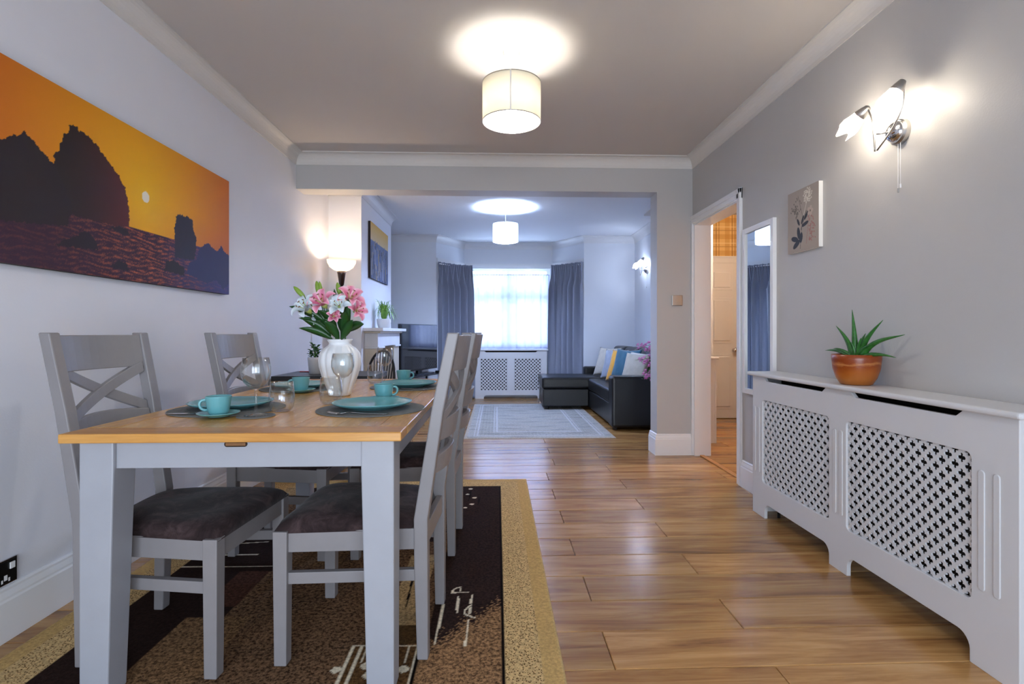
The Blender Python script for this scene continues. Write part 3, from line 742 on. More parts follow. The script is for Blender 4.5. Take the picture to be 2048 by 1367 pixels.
# ------------------------------------------------------------------ vase with lilies
VX, VY = -.703, 2.355
vase = tag(obj('vase', lathe(B(), [(.044, 0), (.048, .004), (.052, .02), (.062, .05), (.077, .09), (.0875, .13), (.0905, .16), (.085, .188), (.072, .208), (.053, .222), (.046, .229), (.047, .236), (.053, .243), (.0545, .248), (.052, .2515), (.047, .249), (.042, .235), (.044, .222), (.06, .20), (.07, .16), (.05, .05), (.001, .03)], 96,
      rib=lambda a, z: 1+(.10*abs(math.sin(a*6))**.6-.075)*max(0, min(1, (z-.005)/.03))*max(0, min(1, (.222-z)/.03))), 'vase_white', smooth=True), 'white ribbed ceramic vase holding lilies on the dining table', 'vase')
vase.location = (VX, VY, TZ+.0004)
def petal_mesh(name, L, Wd, c0, c1, curl):
    def fn(U, V):
        v = V*2-1; wv = np.sin(np.pi*np.clip(U*.88+.08, 0, 1))**.75
        x = L*U*np.cos(U*curl*.55); z = L*(.18*np.sin(U*2.2))+L*.55*U-L*curl*.42*U**3
        return x, Wd/2*v*wv, z+.18*Wd*(np.abs(v)**1.5)*wv-.012*L*np.sin(v*7)*U
    me = grid_mesh(name, 10, 6, fn); n = len(me.vertices); co = np.zeros(n*3, np.float32); me.vertices.foreach_get('co', co); co = co.reshape(-1, 3)
    U = np.repeat(np.linspace(0, 1, 11)[None], 7, 0).ravel(); V = np.abs(np.repeat(np.linspace(-1, 1, 7)[:, None], 11, 1).ravel())
    t = np.clip((1-V**1.6)*(1.05-.45*U)*np.clip(U*4, 0, 1), 0, 1)[:, None]; col = nplin(c0)*(1-t)+nplin(c1)*t
    set_col(me, col); return me
PM = {'pink': petal_mesh('petal', .085, .042, 'f3c9d6', 'd8457e', 1.0), 'white': petal_mesh('petal', .085, .040, 'e2e9ee', 'c2d2dc', 1.0)}
for q in PM.values(): q.materials.append(MATS['petal_pink'])
def lily(parent, kind, loc, rot, sc_=1.0, op=0):
    bl = obj('blossom', lathe(B(), [(.004, -.012), (.010, 0), (.013, .010), (.012, .016)], 10, capt=True), 'throat', parent, smooth=True)
    bl.location = loc; bl.rotation_euler = rot; bl.scale = (sc_,)*3
    for k in range(6):
        p = wrap('petal', PM[kind], None, bl, smooth=True)
        p.rotation_euler = (0, R(-18 if k % 2 else -8)+op, R(60*k+7)); p.location = (0, 0, .004)
    for k in range(5):
        a = R(72*k+20); tip = (.02*math.cos(a), .02*math.sin(a), .062)
        st = obj('stamen', tube(B(), [(0, 0, .005), (.008*math.cos(a), .008*math.sin(a), .035), tip], .0011, 5), 'throat', bl, smooth=True)
        obj('anther', tube(B(), [(tip[0]-.005*math.sin(a), tip[1]+.005*math.cos(a), tip[2]), tip, (tip[0]+.005*math.sin(a), tip[1]-.005*math.cos(a), tip[2])], .002, 6), 'stamen', st)
def bud(parent, p0, p1, r=.011):
    p0, p1 = Vector(p0), Vector(p1); o = obj('bud', tube(B(), [p0.lerp(p1, t_) for t_ in (0, .12, .3, .55, .8, .94, 1)], [r*.35, r*.7, r*.95, r, r*.75, r*.4, r*.1], 10), 'bud_green', parent, smooth=True)
def lleaf(parent, p0, p1, wd, sag=.03, side=None):
    p0, p1 = Vector(p0), Vector(p1); m = Vector((0, 0, sag))
    obj('leaf', leaf(B(), bez(p0, p0.lerp(p1, .33)+m, p0.lerp(p1, .66)+m, p1, 9), wd, .25, side or (0, .85, .45)), 'lily_leaf', parent, smooth=True, solid=.0008)
base = Vector((VX, VY, TZ))
def V_(dx, dy, dz): return (dx, dy, dz)          # metres from the foot of the vase
t = thing('lily_stem', 'lily stem leaning left out of the vase with a white bloom and two green buds', 'flower', base, 0, 'lilies in the vase')
obj('stem', tube(B(), bez((-.01, 0, .06), (-.02, 0, .22), (-.05, -.01, .30), (-.10, -.02, .375), 10), .0035, 7), 'stem_green', t, smooth=True)
obj('twig', tube(B(), bez((-.085, -.02, .35), (-.11, -.02, .39), (-.13, -.02, .42), (-.148, -.02, .435), 6), .0022, 6), 'stem_green', t, smooth=True)
lily(t, 'white', (-.118, -.04, .372), (R(38), R(-45), R(10)), 1.0)
lily(t, 'white', (-.085, -.01, .335), (R(50), R(-80), R(-30)), .6)
bud(t, (-.148, -.02, .435), (-.196, -.022, .485)); bud(t, (-.082, -.015, .44), (-.100, -.012, .51), .012); bud(t, (-.075, -.02, .445), (-.083, -.02, .508), .008)
obj('twig', tube(B(), bez((-.05, -.01, .30), (-.06, -.01, .36), (-.07, -.012, .41), (-.08, -.015, .445), 6), .0024, 6), 'stem_green', t, smooth=True)
lleaf(t, (-.06, -.03, .33), (-.205, -.05, .395), .038, .012); lleaf(t, (-.03, -.03, .265), (-.14, -.06, .335), .036, .01)
lleaf(t, (-.02, -.04, .25), (-.155, -.07, .30), .034, .012); lleaf(t, (-.05, -.03, .30), (-.175, -.02, .345), .03, .012)
lleaf(t, (-.055, -.02, .31), (-.095, -.01, .47), .020, 0, (1, 0, 0)); lleaf(t, (-.04, -.02, .27), (-.105, -.03, .39), .03, .02)
t = thing('lily_stem', 'middle lily stem in the vase with an open pink bloom facing forward', 'flower', base, 0, 'lilies in the vase')
obj('stem', tube(B(), bez((0, -.01, .06), (-.005, -.01, .22), (-.02, -.02, .32), (-.03, -.03, .38), 10), .0035, 7), 'stem_green', t, smooth=True)
lily(t, 'pink', (-.048, -.05, .395), (R(50), R(-22), 0), 1.0)
lily(t, 'pink', (-.015, -.045, .35), (R(75), R(20), R(20)), .55)
bud(t, (0, 0, .45), (-.012, .0, .505), .011); lleaf(t, (-.01, -.02, .30), (-.075, -.07, .375), .036, .02); lleaf(t, (-.01, -.02, .26), (-.04, -.06, .385), .034, .01, (0, 1, 0))
obj('twig', tube(B(), bez((-.02, -.02, .33), (-.015, -.01, .38), (-.005, 0, .42), (0, 0, .455), 6), .0024, 6), 'stem_green', t, smooth=True)
lleaf(t, (-.015, -.02, .40), (-.028, .01, .478), .018, 0, (0, 1, 0)); lleaf(t, (-.01, -.02, .27), (-.058, -.04, .34), .03, .015)
t = thing('lily_stem', 'lily stem leaning right out of the vase with pink and white blooms', 'flower', base, 0, 'lilies in the vase')
obj('stem', tube(B(), bez((.012, 0, .06), (.022, 0, .22), (.03, -.01, .30), (.035, -.02, .39), 10), .0035, 7), 'stem_green', t, smooth=True)
lily(t, 'pink', (.042, -.01, .415), (R(40), R(32), 0), 1.0); lily(t, 'white', (.018, -.06, .385), (R(60), R(8), 0), .8); lily(t, 'pink', (.07, -.02, .375), (R(40), R(75), 0), .75)
lleaf(t, (.03, -.03, .28), (.122, -.06, .318), .042, .015); lleaf(t, (.025, -.03, .26), (.062, -.08, .43), .036, 0, (0, 1, 0)); lleaf(t, (.02, -.03, .27), (.05, -.09, .37), .044, .02, (0, 1, 0)); lleaf(t, (.01, -.05, .25), (-.035, -.10, .33), .042, .01, (0, 1, 0)); lleaf(t, (.02, -.05, .25), (.085, -.10, .335), .04, .01, (0, 1, 0)); lleaf(t, (.02, -.02, .27), (.005, -.05, .395), .032, 0, (0, 1, 0))
obj('twig', tube(B(), bez((.035, -.02, .38), (.04, 0, .42), (.06, 0, .44), (.075, .0, .462), 6), .002, 6), 'stem_green', t, smooth=True)

# ------------------------------------------------------------------ radiator covers with quatrefoil lattice
def lattice(bm, x0, x1, z0, z1, dx, dz, th, hole):
    """panel in the local x-z plane, front at y=0, back at y=th; diamond cells, one four-lobed hole each"""
    N = 24; h = hole
    def rq(a):
        best = .0
        for k in range(4):
            q = k*math.pi/2; d = abs((a-q+math.pi) % (2*math.pi)-math.pi)
            c, r = h*.58, h*.42; s_ = c*math.sin(d)
            if d < math.pi/2 and r*r-s_*s_ > 0: best = max(best, c*math.cos(d)+math.sqrt(r*r-s_*s_))
        return max(best, h*.36)
    def Rq(a): return 1/(abs(math.cos(a))/(dx/2)+abs(math.sin(a))/dz)
    ang = [2*math.pi*i/N for i in range(N)]
    inn = [(rq(a)*math.cos(a), rq(a)*math.sin(a)) for a in ang]; out = [(Rq(a)*math.cos(a), Rq(a)*math.sin(a)) for a in ang]
    nj = int((z1-z0)/dz)+2; ni = int((x1-x0)/dx)+2
    cx0 = (x0+x1)/2; cz0 = (z0+z1)/2
    for j in range(-nj//2-1, nj//2+2):
        for i in range(-ni//2-1, ni//2+2):
            cx = cx0+(i+(.5 if j % 2 else 0))*dx; cz = cz0+j*dz
            if cx < x0-.2*dx or cx > x1+.2*dx or cz < z0-.2*dz or cz > z1+.2*dz: continue
            a_ = [bm.verts.new((cx+p, 0, cz+q)) for p, q in out]; b_ = [bm.verts.new((cx+p, 0, cz+q)) for p, q in inn]; c_ = [bm.verts.new((cx+p, th, cz+q)) for p, q in inn]
            for k in range(N):
                m = (k+1) % N; bm.faces.new((a_[k], a_[m], b_[m], b_[k])); bm.faces.new((b_[k], b_[m], c_[m], c_[k]))
    return bm
def rounded(x0, x1, z0, z1, r, n=5):
    pts = []
    for cx, cz, a0 in ((x1-r, z1-r, 0), (x0+r, z1-r, 90), (x0+r, z0+r, 180), (x1-r, z0+r, 270)):
        for i in range(n+1): a = R(a0+90*i/n); pts.append((cx+r*math.cos(a), cz+r*math.sin(a)))
    return pts
def frame_with_holes(bm, outer, holes, y0, y1):
    """flat board in x-z with holes: polygons triangulated"""
    loops = [outer]+holes; edges = []; allv = []
    for lp in loops:
        vs_ = [bm.verts.new((p[0], y0, p[1])) for p in lp]; allv.append(vs_)
        for i in range(len(vs_)): edges.append(bm.edges.new((vs_[i], vs_[(i+1) % len(vs_)])))
    bmesh.ops.triangle_fill(bm, edges=edges, use_beauty=True)
    r = bmesh.ops.extrude_face_region(bm, geom=bm.faces[:])
    for v in [q for q in r['geom'] if isinstance(q, bmesh.types.BMVert)]: v.co.y = y1
    return bm
def arch(x0, x1, h, r, n=6):
    pts = [(x1, 0)]
    for i in range(n+1): a = R(0+90*i/n); pts.append((x1-r+r*math.cos(a), h-r+r*math.sin(a)))
    for i in range(n+1): a = R(90+90*i/n); pts.append((x0+r+r*math.cos(a), h-r+r*math.sin(a)))
    pts.append((x0, 0)); return pts
def cover(label, W, H, depth, opens, cuts, slots, flutes, dx, dz, hole, top_over=.025, th=.018, opr=.02):
    """local frame: x along the wall, y from the front (0) to the wall, z up"""
    t = thing('radiator_cover', label, 'radiator cover')
    outer = [(0, 0)]
    for c0, c1, h in cuts: outer += arch(c0, c1, h, .045)[::-1]
    outer += [(W, 0), (W, H-.022)]
    for s0, s1 in slots[::-1]:
        outer += [(s1, H-.022), (s1-.03, H-.046), (s0+.03, H-.046), (s0, H-.022)]
    outer += [(0, H-.022)]
    bm = frame_with_holes(B(), outer, [rounded(*o_, opr) for o_ in opens], 0, th)
    obj('front_frame', bm, 'white_satin', t, .0025)
    for o_ in opens:
        lp = obj('lattice_panel', lattice(B(), o_[0]-.012, o_[1]+.012, o_[2]-.012, o_[3]+.012, dx, dz, .006, hole), 'white_satin', t); lp.location = (0, th*.45, 0)
    for x, z0, z1 in flutes: obj('flute', prism(B(), rounded(x-.011, x+.011, z0, z1, .0105, 4), 'y', -.0035, .001), 'white_satin', t, .003)
    for x in (0, W-.018): obj('side_panel', bx(x, x+.018, th, depth-.002, .0, H-.022), 'white_satin', t, .002)
    obj('shelf', bx(-top_over, W+top_over, -top_over, depth-.001, H-.022, H), 'white_satin', t, .009, seg=3)
    obj('shadow_board', bx(.02, W-.02, depth-.012, depth-.004, .10, H-.03), 'cover_shadow', t)  # added dark sheet standing in for the shade behind the lattice
    obj('shadow_lining', bx(.02, W-.02, th+.002, depth-.014, H-.028, H-.0225), 'cover_shadow', t)  # added dark sheet under the shelf, shade put into its colour
    return t
DW = 3.022-1.452; DD = XR-1.51
# local x runs along +y of the room (from the near end), the front faces -x
def yl(y): return y-1.452
c1 = cover('long white radiator cover with clover-hole lattice along the right wall', DW, .822, DD,
      [(yl(1.562), yl(2.157), .200, .668), (yl(2.274), yl(2.868), .200, .668)],
      [(yl(1.588), yl(2.157), .085), (yl(2.28), yl(2.862), .085)], [(yl(1.575), yl(2.135)), (yl(2.30), yl(2.84))],
      [(yl(1.480), .246, .622), (yl(1.525), .246, .622), (yl(2.199), .246, .622), (yl(2.242), .246, .622), (yl(2.905), .246, .622), (yl(2.955), .246, .622)], .0505, .026, .0165)
# turn so that local x -> +y, local y -> +x  (mirror-free: local x -> -y would flip), use rotation of +90 deg and the depth towards +x
for q in c1.children:
    me = q.data
c1.location = (1.51, 1.452+DW, 0); c1.rotation_euler = (0, 0, R(-90))
c2 = cover('white radiator cover with lattice panels under the bay window', 1.16, .785, YBAY-.03-8.28,
      [(.095, .525, .135, .635), (.635, 1.065, .135, .635)], [(.15, 1.01, .055)], [(.155, 1.01)], [], .0555, .0265, .0155, .02, opr=.003)
c2.location = (-.36, 8.28, 0)
c3 = cover('narrow white radiator cover glimpsed in the hallway through the doorway', .36, .82, .24, [(.05, .31, .16, .66)], [(.1, .26, .07)], [(.1, .26)], [], .0555, .0275, .017, .02)
c3.location = (2.085, 4.87, 0); c3.rotation_euler = (0, 0, R(90))
rd = thing('radiator', 'panel radiator darkened to look unlit, hidden behind the long lattice cover', 'radiator', (1.60, 2.24, 0))
obj('panel', bx(-.02, .02, -.62, .62, .12, .70), 'radiator_shadowed', rd, .006)
for y in (-.66, .66): obj('pipe', tube(B(), [(0, y, .0), (0, y, .14), (0, y*.93, .16)], .008, 8), 'radiator_shadowed', rd, smooth=True)
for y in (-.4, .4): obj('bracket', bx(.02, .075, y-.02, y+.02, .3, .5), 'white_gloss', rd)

# ------------------------------------------------------------------ aloe on the cover
al = thing('aloe_plant', 'aloe vera in a glazed terracotta pot on the long radiator cover', 'plant', (1.583, 2.24, .8225))
obj('pot', lathe(B(), [(.055, 0), (.062, .003), (.078, .03), (.090, .07), (.0945, .11), (.095, .131), (.0925, .1325), (.088, .128), (.086, .112), (.001, .112)], 40), 'terracotta', al, smooth=True)
obj('soil', disc(.087, .003), 'soil', al).location = (0, 0, .113)
for tip in ((-.02, .0, .215), (-.105, 0, .145), (.125, 0, .165), (.215, 0, .105), (-.165, .0, .028), (.18, 0, .012), (-.085, .02, .10), (-.06, -.03, .125), (.05, -.03, .09), (-.04, .03, .08), (.03, .02, .11), (.085, -.02, .06), (-.1, -.02, .04), (0, -.03, .07)):
    dx, dd, dz = tip; e = Vector((.1*dx+dd*.8-.02*abs(dd)*0, -1.15*dx, .115+dz)); s0 = Vector((.15*dx*.2, -.12*dx, .108)); L = (e-s0).length
    m1 = s0+Vector((0, 0, .45*L if dz > .05 else .25*L))*.7+(e-s0)*.15; m2 = s0.lerp(e, .66)+Vector((0, 0, .02))
    r0 = .010+.012*min(1, L/.2)
    pts = bez(s0, m1, m2, e, 10); bm = B()
    tube(bm, pts, [r0*(1-(i/10)**1.3)*.62+.0008 for i in range(11)], 7)
    obj('leaf', bm, 'aloe_leaf', al, smooth=True)

# ------------------------------------------------------------------ wall lamps
def tulip(bm, L, r):
    rings = []; seg = 36
    prof = [(.012, 0), (.024, .012), (r*.78, .035), (r, .062), (r*.98, .085), (r*.86, L-.012), (r*.74, L)]
    for i, (q, z) in enumerate(prof):
        ring = []
        for k in range(seg):
            a = 2*math.pi*k/seg; s_ = (.018*math.cos(3*a)) if i == len(prof)-1 else (.006*math.cos(3*a) if i == len(prof)-2 else 0)
            ring.append(bm.verts.new((q*math.cos(a), q*math.sin(a), z+s_)))
        rings.append(ring)
    for a_, b_ in zip(rings, rings[1:]):
        for k in range(seg): bm.faces.new((a_[k], a_[(k+1) % seg], b_[(k+1) % seg], b_[k]))
    return bm
def wall_lamp(label, loc, bulb):
    """local: wall plane at x=0, lamp stands out to -x"""
    t = thing('wall_lamp', label, 'lamp', loc)
    bp = obj('back_plate', lathe(B(), [(.052, 0), (.052, .018), (.046, .024)], 36, capt=True), 'brushed', t, smooth=False); bp.rotation_euler = (0, R(-90), 0)
    dm = obj('dome', lathe(B(), [(.046, .02), (.043, .032), (.033, .045), (.018, .053), (.001, .055)], 36), 'chrome', t, smooth=True); dm.rotation_euler = (0, R(-90), 0)
    A, Bc = Vector((-.10, .065, .125)), Vector((-.09, -.115, .150))
    low = Vector((-.10, .005, -.075))
    obj('arm', tube(B(), bez(low+Vector((0, .012, 0)), (-.10, .02, -.01), (-.105, .03, .10), A, 14), .0035, 8), 'brushed', t, smooth=True)
    obj('arm', tube(B(), bez(low, (-.095, -.06, -.03), (-.085, -.15, .04), Bc, 14), .0035, 8), 'brushed', t, smooth=True)
    obj('stub', tube(B(), [(-.05, 0, 0), (-.098, .012, -.005)], .004, 8), 'brushed', t, smooth=True)
    for top, mouth in ((A, Vector((-.15, .175, .035))), (Bc, Vector((-.145, -.085, .05)))):
        d = (mouth-top).normalized(); q = d.to_track_quat('Z', 'Y')
        cap = obj('lamp_cap', lathe(B(), [(.004, -.012), (.012, -.008), (.020, .012), (.027, .034), (.026, .036)], 24), 'brushed', t, smooth=True); cap.location = top; cap.rotation_mode = 'QUATERNION'; cap.rotation_quaternion = q
        sh = obj('glass_shade', tulip(B(), .105, .038), 'glass_shade', t, smooth=True); sh.location = top+d*.02; sh.rotation_mode = 'QUATERNION'; sh.rotation_quaternion = q
        b_ = obj('bulb', lathe(B(), [(.006, 0), (.009, .01), (.014, .03), (.014, .042), (.008, .055), (.001, .058)], 14), bulb, t, smooth=True); b_.location = top+d*.035; b_.rotation_mode = 'QUATERNION'; b_.rotation_quaternion = q
    for y, L in ((-.005, .19), (-.018, .175)):
        pc = obj('pull_cord', tube(B(), [(-.018, y, -.045), (-.018, y, -.045-L)], .0010, 6), 'plastic_white', t)
        obj('cord_bead', tube(B(), [(-.018, y, -.045-L), (-.018, y, -.062-L)], .0032, 8), 'brushed' if y > -.01 else 'plastic_white', pc)
    return t
wall_lamp('two-arm chrome wall lamp with white tulip shades above the long radiator cover', (XR, 2.11, 1.885), 'bulb_wall')
wall_lamp('two-arm wall lamp glowing in the far living room beside the pillar', (XR2, 7.22, 1.93), 'bulb_wall_far')

# ------------------------------------------------------------------ pendant lamps
def pendant(label, x, y, zc, z0, z1, r, bulb='bulb'):
    t = thing('pendant_lamp', label, 'lamp', (x, y, zc))
    obj('ceiling_rose', lathe(B(), [(.034, -.034), (.040, -.030), (.045, 0)], 30, capt=True), 'plastic_white', t, smooth=False)
    obj('cord', tube(B(), [(0, 0, -.03), (0, 0, z1-zc-.03)], .0032, 8), 'plastic_white', t)
    obj('lamp_holder', lathe(B(), [(.017, z1-zc-.085), (.018, z1-zc-.04), (.012, z1-zc-.028)], 18, capt=True), 'plastic_white', t)
    obj('bulb', lathe(B(), [(.002, z1-zc-.192), (.018, z1-zc-.186), (.028, z1-zc-.168), (.030, z1-zc-.150), (.026, z1-zc-.13), (.014, z1-zc-.095), (.014, z1-zc-.085)], 20, capt=True), bulb, t, smooth=True)
    sh = obj('shade', lathe(B(), [(r, z0-zc), (r, z1-zc)], 64, capb=False), 'shade_cloth' if bulb == 'bulb' else 'shade_far', t, smooth=True, solid=.0012)
    for z in (z0, z1): obj('rim', lathe(B(), [(r-.0012, z-zc-.002), (r+.0012, z-zc-.002), (r+.0012, z-zc+.002), (r-.0012, z-zc+.002), (r-.0012, z-zc-.002)], 64, capb=False), 'brushed', sh)
    obj('seam', box(B(), -.0035, .0035, -r-.0018, -r-.0006, z0-zc, z1-zc, Matrix.Rotation(R(-3.5), 4, 'Z')), 'canvas_edge', sh)
    for a in (30, 150, 270):
        obj('spoke', tube(B(), [(.015*math.cos(R(a)), .015*math.sin(R(a)), z1-zc-.035), (r*math.cos(R(a)), r*math.sin(R(a)), z1-zc-.002)], .0012, 6), 'plastic_white', t)
    return t
pendant('cream drum pendant lamp hanging above the dining room floor', .078, 2.775, ZC, 2.174, 2.377, .155)
pendant('white drum pendant lamp hanging in the living room beyond the beam', .10, 6.1, ZC2, 2.117, 2.325, .147, 'bulb_far')

# ------------------------------------------------------------------ canvas prints
def canvas(name, label, x, y0, y1, z0, z1, th, nx, nz, fn, edge, face):
    """print on a side wall; face=+1 looks to +x"""
    t = thing(name, label, 'picture', (x, (y0+y1)/2, z0))
    obj('stretcher', bx(*sorted((0, face*th)), -(y1-y0)/2, (y1-y0)/2, 0, z1-z0), edge, t, .002)
    me = grid_mesh('print', nx, nz, lambda U, V: (0*U+face*(th+.0008), (U-.5)*(y1-y0)*.997*(1 if face > 0 else -1), V*(z1-z0)))
    co = np.zeros(len(me.vertices)*3, np.float32); me.vertices.foreach_get('co', co); co = co.reshape(-1, 3)
    set_col(me, fn(co[:, 1]+(y0+y1)/2, co[:, 2]+z0)); wrap('print', me, 'art', t); return t
def sunset(y, z):
    rng = np.random.default_rng(3)
    d = np.hypot(y-2.506, (z-1.688)*1.0)
    t = np.clip(d/1.0, 0, 1)[:, None]; c = nplin('f4bd10')*(1-t)**2+nplin('e0821a')*2*t*(1-t)+nplin('b85220')*t**2
    dn = np.clip((1.70-z)/.2, 0, 1)[:, None]*np.clip(np.abs(y-2.5)/.5, 0, 1)[:, None]; c = c*(1-.45*dn)+nplin('b25a4c')*.45*dn
    c[np.hypot(y-2.506, z-1.688) < .026] = nplin('f0ead8')
    # sea
    hz = 1.528; sea = z < hz
    wv = .6*np.sin(z*230+3*np.sin(y*11+z*20)+y*7)+.7*np.sin(z*370-y*23+3*np.sin(y*27+z*31))+.8*np.sin(y*61+z*150+2*np.sin(z*90))*np.sin(y*23-z*60)+rng.normal(0, .55, len(y))
    glow = np.clip(1-np.abs(y-2.55)/.65, .12, 1)
    s_ = np.clip(wv*.42+.02, 0, 1)*glow
    sc0, sc1 = nplin('3a2030'), nplin('c9683c'); blue = nplin('3a3a72')
    q = np.clip((y-2.6)/.6, 0, 1)[:, None]; b0 = sc0*(1-q)+blue*q
    cs = b0*(1-s_[:, None])+sc1*s_[:, None]; c[sea] = cs[sea]
    def rock(poly, col, col2=None):
        jy = y+.0025*np.sin(z*140)+.002*np.sin(z*310); jz = z+.0022*np.sin(y*150)+.0018*np.sin(y*330+1); m = inpoly(jy, jz, poly)
        cc = np.tile(nplin(col), (m.sum(), 1))
        if col2:
            f_ = np.clip((y[m]-min(p[0] for p in poly))/(max(p[0] for p in poly)-min(p[0] for p in poly)), 0, 1)[:, None]**2; cc = cc*(1-f_)+nplin(col2)*f_
        c[m] = cc
    rock([(1.998, 1.682), (2.0, 1.716), (2.017, 1.734), (2.026, 1.759), (2.04, 1.799), (2.065, 1.827), (2.072, 1.853), (2.106, 1.863), (2.118, 1.846), (2.143, 1.853), (2.176, 1.838), (2.213, 1.823), (2.248, 1.793), (2.297, 1.762), (2.338, 1.729), (2.368, 1.694), (2.387, 1.643), (2.397, 1.589), (2.397, 1.529), (2.32, 1.513), (2.181, 1.509), (2.0, 1.508)], '2b211f', '5a2424')
    rock([(1.40, 1.40), (1.40, 1.50), (1.55, 1.56), (1.65, 1.66), (1.74, 1.68), (1.797, 1.697), (1.818, 1.715), (1.851, 1.731), (1.879, 1.754), (1.898, 1.74), (1.928, 1.724), (1.959, 1.702), (1.998, 1.678), (2.035, 1.63), (2.07, 1.562), (2.082, 1.527), (2.058, 1.46), (1.908, 1.438), (1.797, 1.426)], '2a2123', '2c2124')
    rock([(2.729, 1.435), (2.725, 1.601), (2.742, 1.63), (2.733, 1.649), (2.775, 1.669), (2.81, 1.664), (2.837, 1.672), (2.882, 1.661), (2.891, 1.608), (2.919, 1.573), (2.915, 1.503), (2.896, 1.446)], '2c2738')
    rock([(2.919, 1.449), (2.943, 1.508), (2.992, 1.544), (3.028, 1.564), (3.096, 1.54), (3.133, 1.529), (3.178, 1.572), (3.212, 1.541), (3.28, 1.522), (3.28, 1.36), (3.2, 1.31), (3.12, 1.36), (3.017, 1.33), (2.828, 1.366), (2.85, 1.426)], '30305a')
    for p in ([(2.002, 1.377), (2.058, 1.41), (2.106, 1.434), (2.143, 1.459), (2.181, 1.448), (2.207, 1.416), (2.221, 1.393)], [(2.276, 1.498), (2.32, 1.513), (2.365, 1.514), (2.403, 1.494), (2.381, 1.481)], [(2.276, 1.331), (2.335, 1.367), (2.387, 1.357), (2.39, 1.326)], [(2.641, 1.36), (2.661, 1.408), (2.721, 1.421), (2.806, 1.393), (2.81, 1.349)]): rock(p, '2a2026')
    return c
canvas('canvas_print', 'wide canvas print of an orange sunset behind sea rocks', XL, 1.45, 3.27, 1.285, 1.982, .032, 440, 200, sunset, 'canvas_dark', 1)
def city(y, z):
    rng = np.random.default_rng(9); u = (y-5.54)/.88; v = (z-1.632)/.6
    c = np.tile(nplin('c2a05a'), (len(y), 1)); t = np.clip((v-.62)/.38, 0, 1)[:, None]; c = nplin('c9b48a')*(1-t)+nplin('bf9334')*t
    m = v < .68; k = np.clip((.68-v)/.68, 0, 1)[:, None]; cc = nplin('5a6486')*(1-k)+nplin('1c2438')*k; c[m] = cc[m]
    for i in range(260):
        a = rng.random(); w_ = .012+.03*rng.random(); h = (.72-.5*rng.random()**1.5)*(1-.3*i/260); b = h-.1-.25*rng.random()
        q = (u > a) & (u < a+w_) & (v < h) & (v > b); col = [nplin('2b3550'), nplin('46547c'), nplin('7c7f92'), nplin('1a2034'), nplin('93806a'), nplin('54628e')][i % 6]
        c[q] = col*(.7+.5*rng.random())
    return c
canvas('canvas_print', 'portrait canvas print of a city skyline on the chimney breast', -1.36, 5.54, 6.42, 1.632, 2.232, .025, 130, 90, city, 'canvas_dark', 1)
def botanical(y, z):
    u = (2.915-y)/.285; v = (z-1.495)/.34; c = np.tile(nplin('a3978c'), (len(y), 1))
    rng = np.random.default_rng(5)
    def ell(cx, cy, a, b, ang, col):
        ca_, sa__ = math.cos(R(ang)), math.sin(R(ang)); p = (u-cx)*ca_+(v-cy)*1.19*sa__*1+0*(u); dx = (u-cx); dy = (v-cy)*1.19
        q = ((dx*ca_+dy*sa__)/a)**2+((-dx*sa__+dy*ca_)/b)**2 < 1; c[q] = nplin(col)
    def line(a, b, wd, col): c[segdist(u, v, a, b) < wd] = nplin(col)
    dk, pale, pink, mid = '33363f', 'd9d2c4', 'a0706a', '6f6862'
    line((.42, .05), (.5, .55), .008, mid); line((.5, .55), (.35, .9), .006, mid); line((.62, .1), (.7, .55), .006, pink); line((.5, .5), (.7, .9), .006, pale); line((.45, .35), (.62, .62), .007, dk)
    for cx, cy, a, b, an in ((.24, .22, .12, .05, 165), (.30, .13, .13, .055, 30), (.37, .3, .05, .12, 10), (.45, .22, .05, .1, -10), (.58, .42, .11, .035, 15), (.62, .55, .1, .03, 50), (.5, .5, .09, .028, 60), (.36, .48, .08, .03, 120)): ell(cx, cy, a, b, an, dk)
    for i in range(46):
        a = 2*math.pi*i/23; r = .05+.085*((i % 5)/4); ell(.66+r*math.cos(a), .86+r*.85*math.sin(a), .016, .016, 0, pale)
        ell(.78+.10*rng.normal()*.6, .3+.16*rng.normal()*.7, .012, .02, 40, pink)
        ell(.28+.10*rng.normal()*.7, .72+.12*rng.normal()*.7, .014, .02, 30, mid)
    for k in range(5): ell(.74+.05*math.cos(R(72*k)), .6+.045*math.sin(R(72*k)), .045, .035, 72*k, 'b9a79c')
    ell(.74, .6, .02, .02, 0, mid)
    return c
canvas('canvas_print', 'small botanical flower canvas beside the wall lamp', XR, 2.63, 2.915, 1.495, 1.836, .022, 150, 170, botanical, 'canvas_edge', -1)

# ------------------------------------------------------------------ mirror, switch, socket
mr = thing('wall_mirror', 'tall narrow white framed mirror next to the doorway', 'mirror', (XR, 3.272, .645))
MY, MH, MF = .197, 1.10, .034
for a in ((-MY, -MY+MF, 0, MH), (MY-MF, MY, 0, MH), (-MY+MF, MY-MF, 0, MF), (-MY+MF, MY-MF, MH-MF, MH)): obj('frame', bx(-.024, 0, *a), 'white_gloss', mr, .002)
obj('mirror_pane', bx(-.013, -.004, -MY+MF, MY-MF, MF, MH-MF), 'mirror_glass', mr)
sw = thing('light_switch', 'chrome light switch plate on the pillar', 'switch', (1.547, YB, 1.327))
obj('plate', bx(-.045, .045, -.008, 0, -.045, .045), 'brushed', sw, .003); obj('dial', lathe(B(), [(.014, 0), (.014, .012), (.001, .014)], 20), 'chrome', sw, smooth=False).rotation_euler = (R(90), 0, 0)
sw.children[1].location = (0, -.008, 0)
so = thing('wall_socket', 'black and chrome double power socket above the left baseboard', 'socket', (XL, 1.805, .188))
obj('plate', bx(0, .007, -.075, .075, 0, .086), 'chrome', so, .002); obj('insert', bx(.007, .009, -.070, .070, .006, .08), 'plastic_black', so)
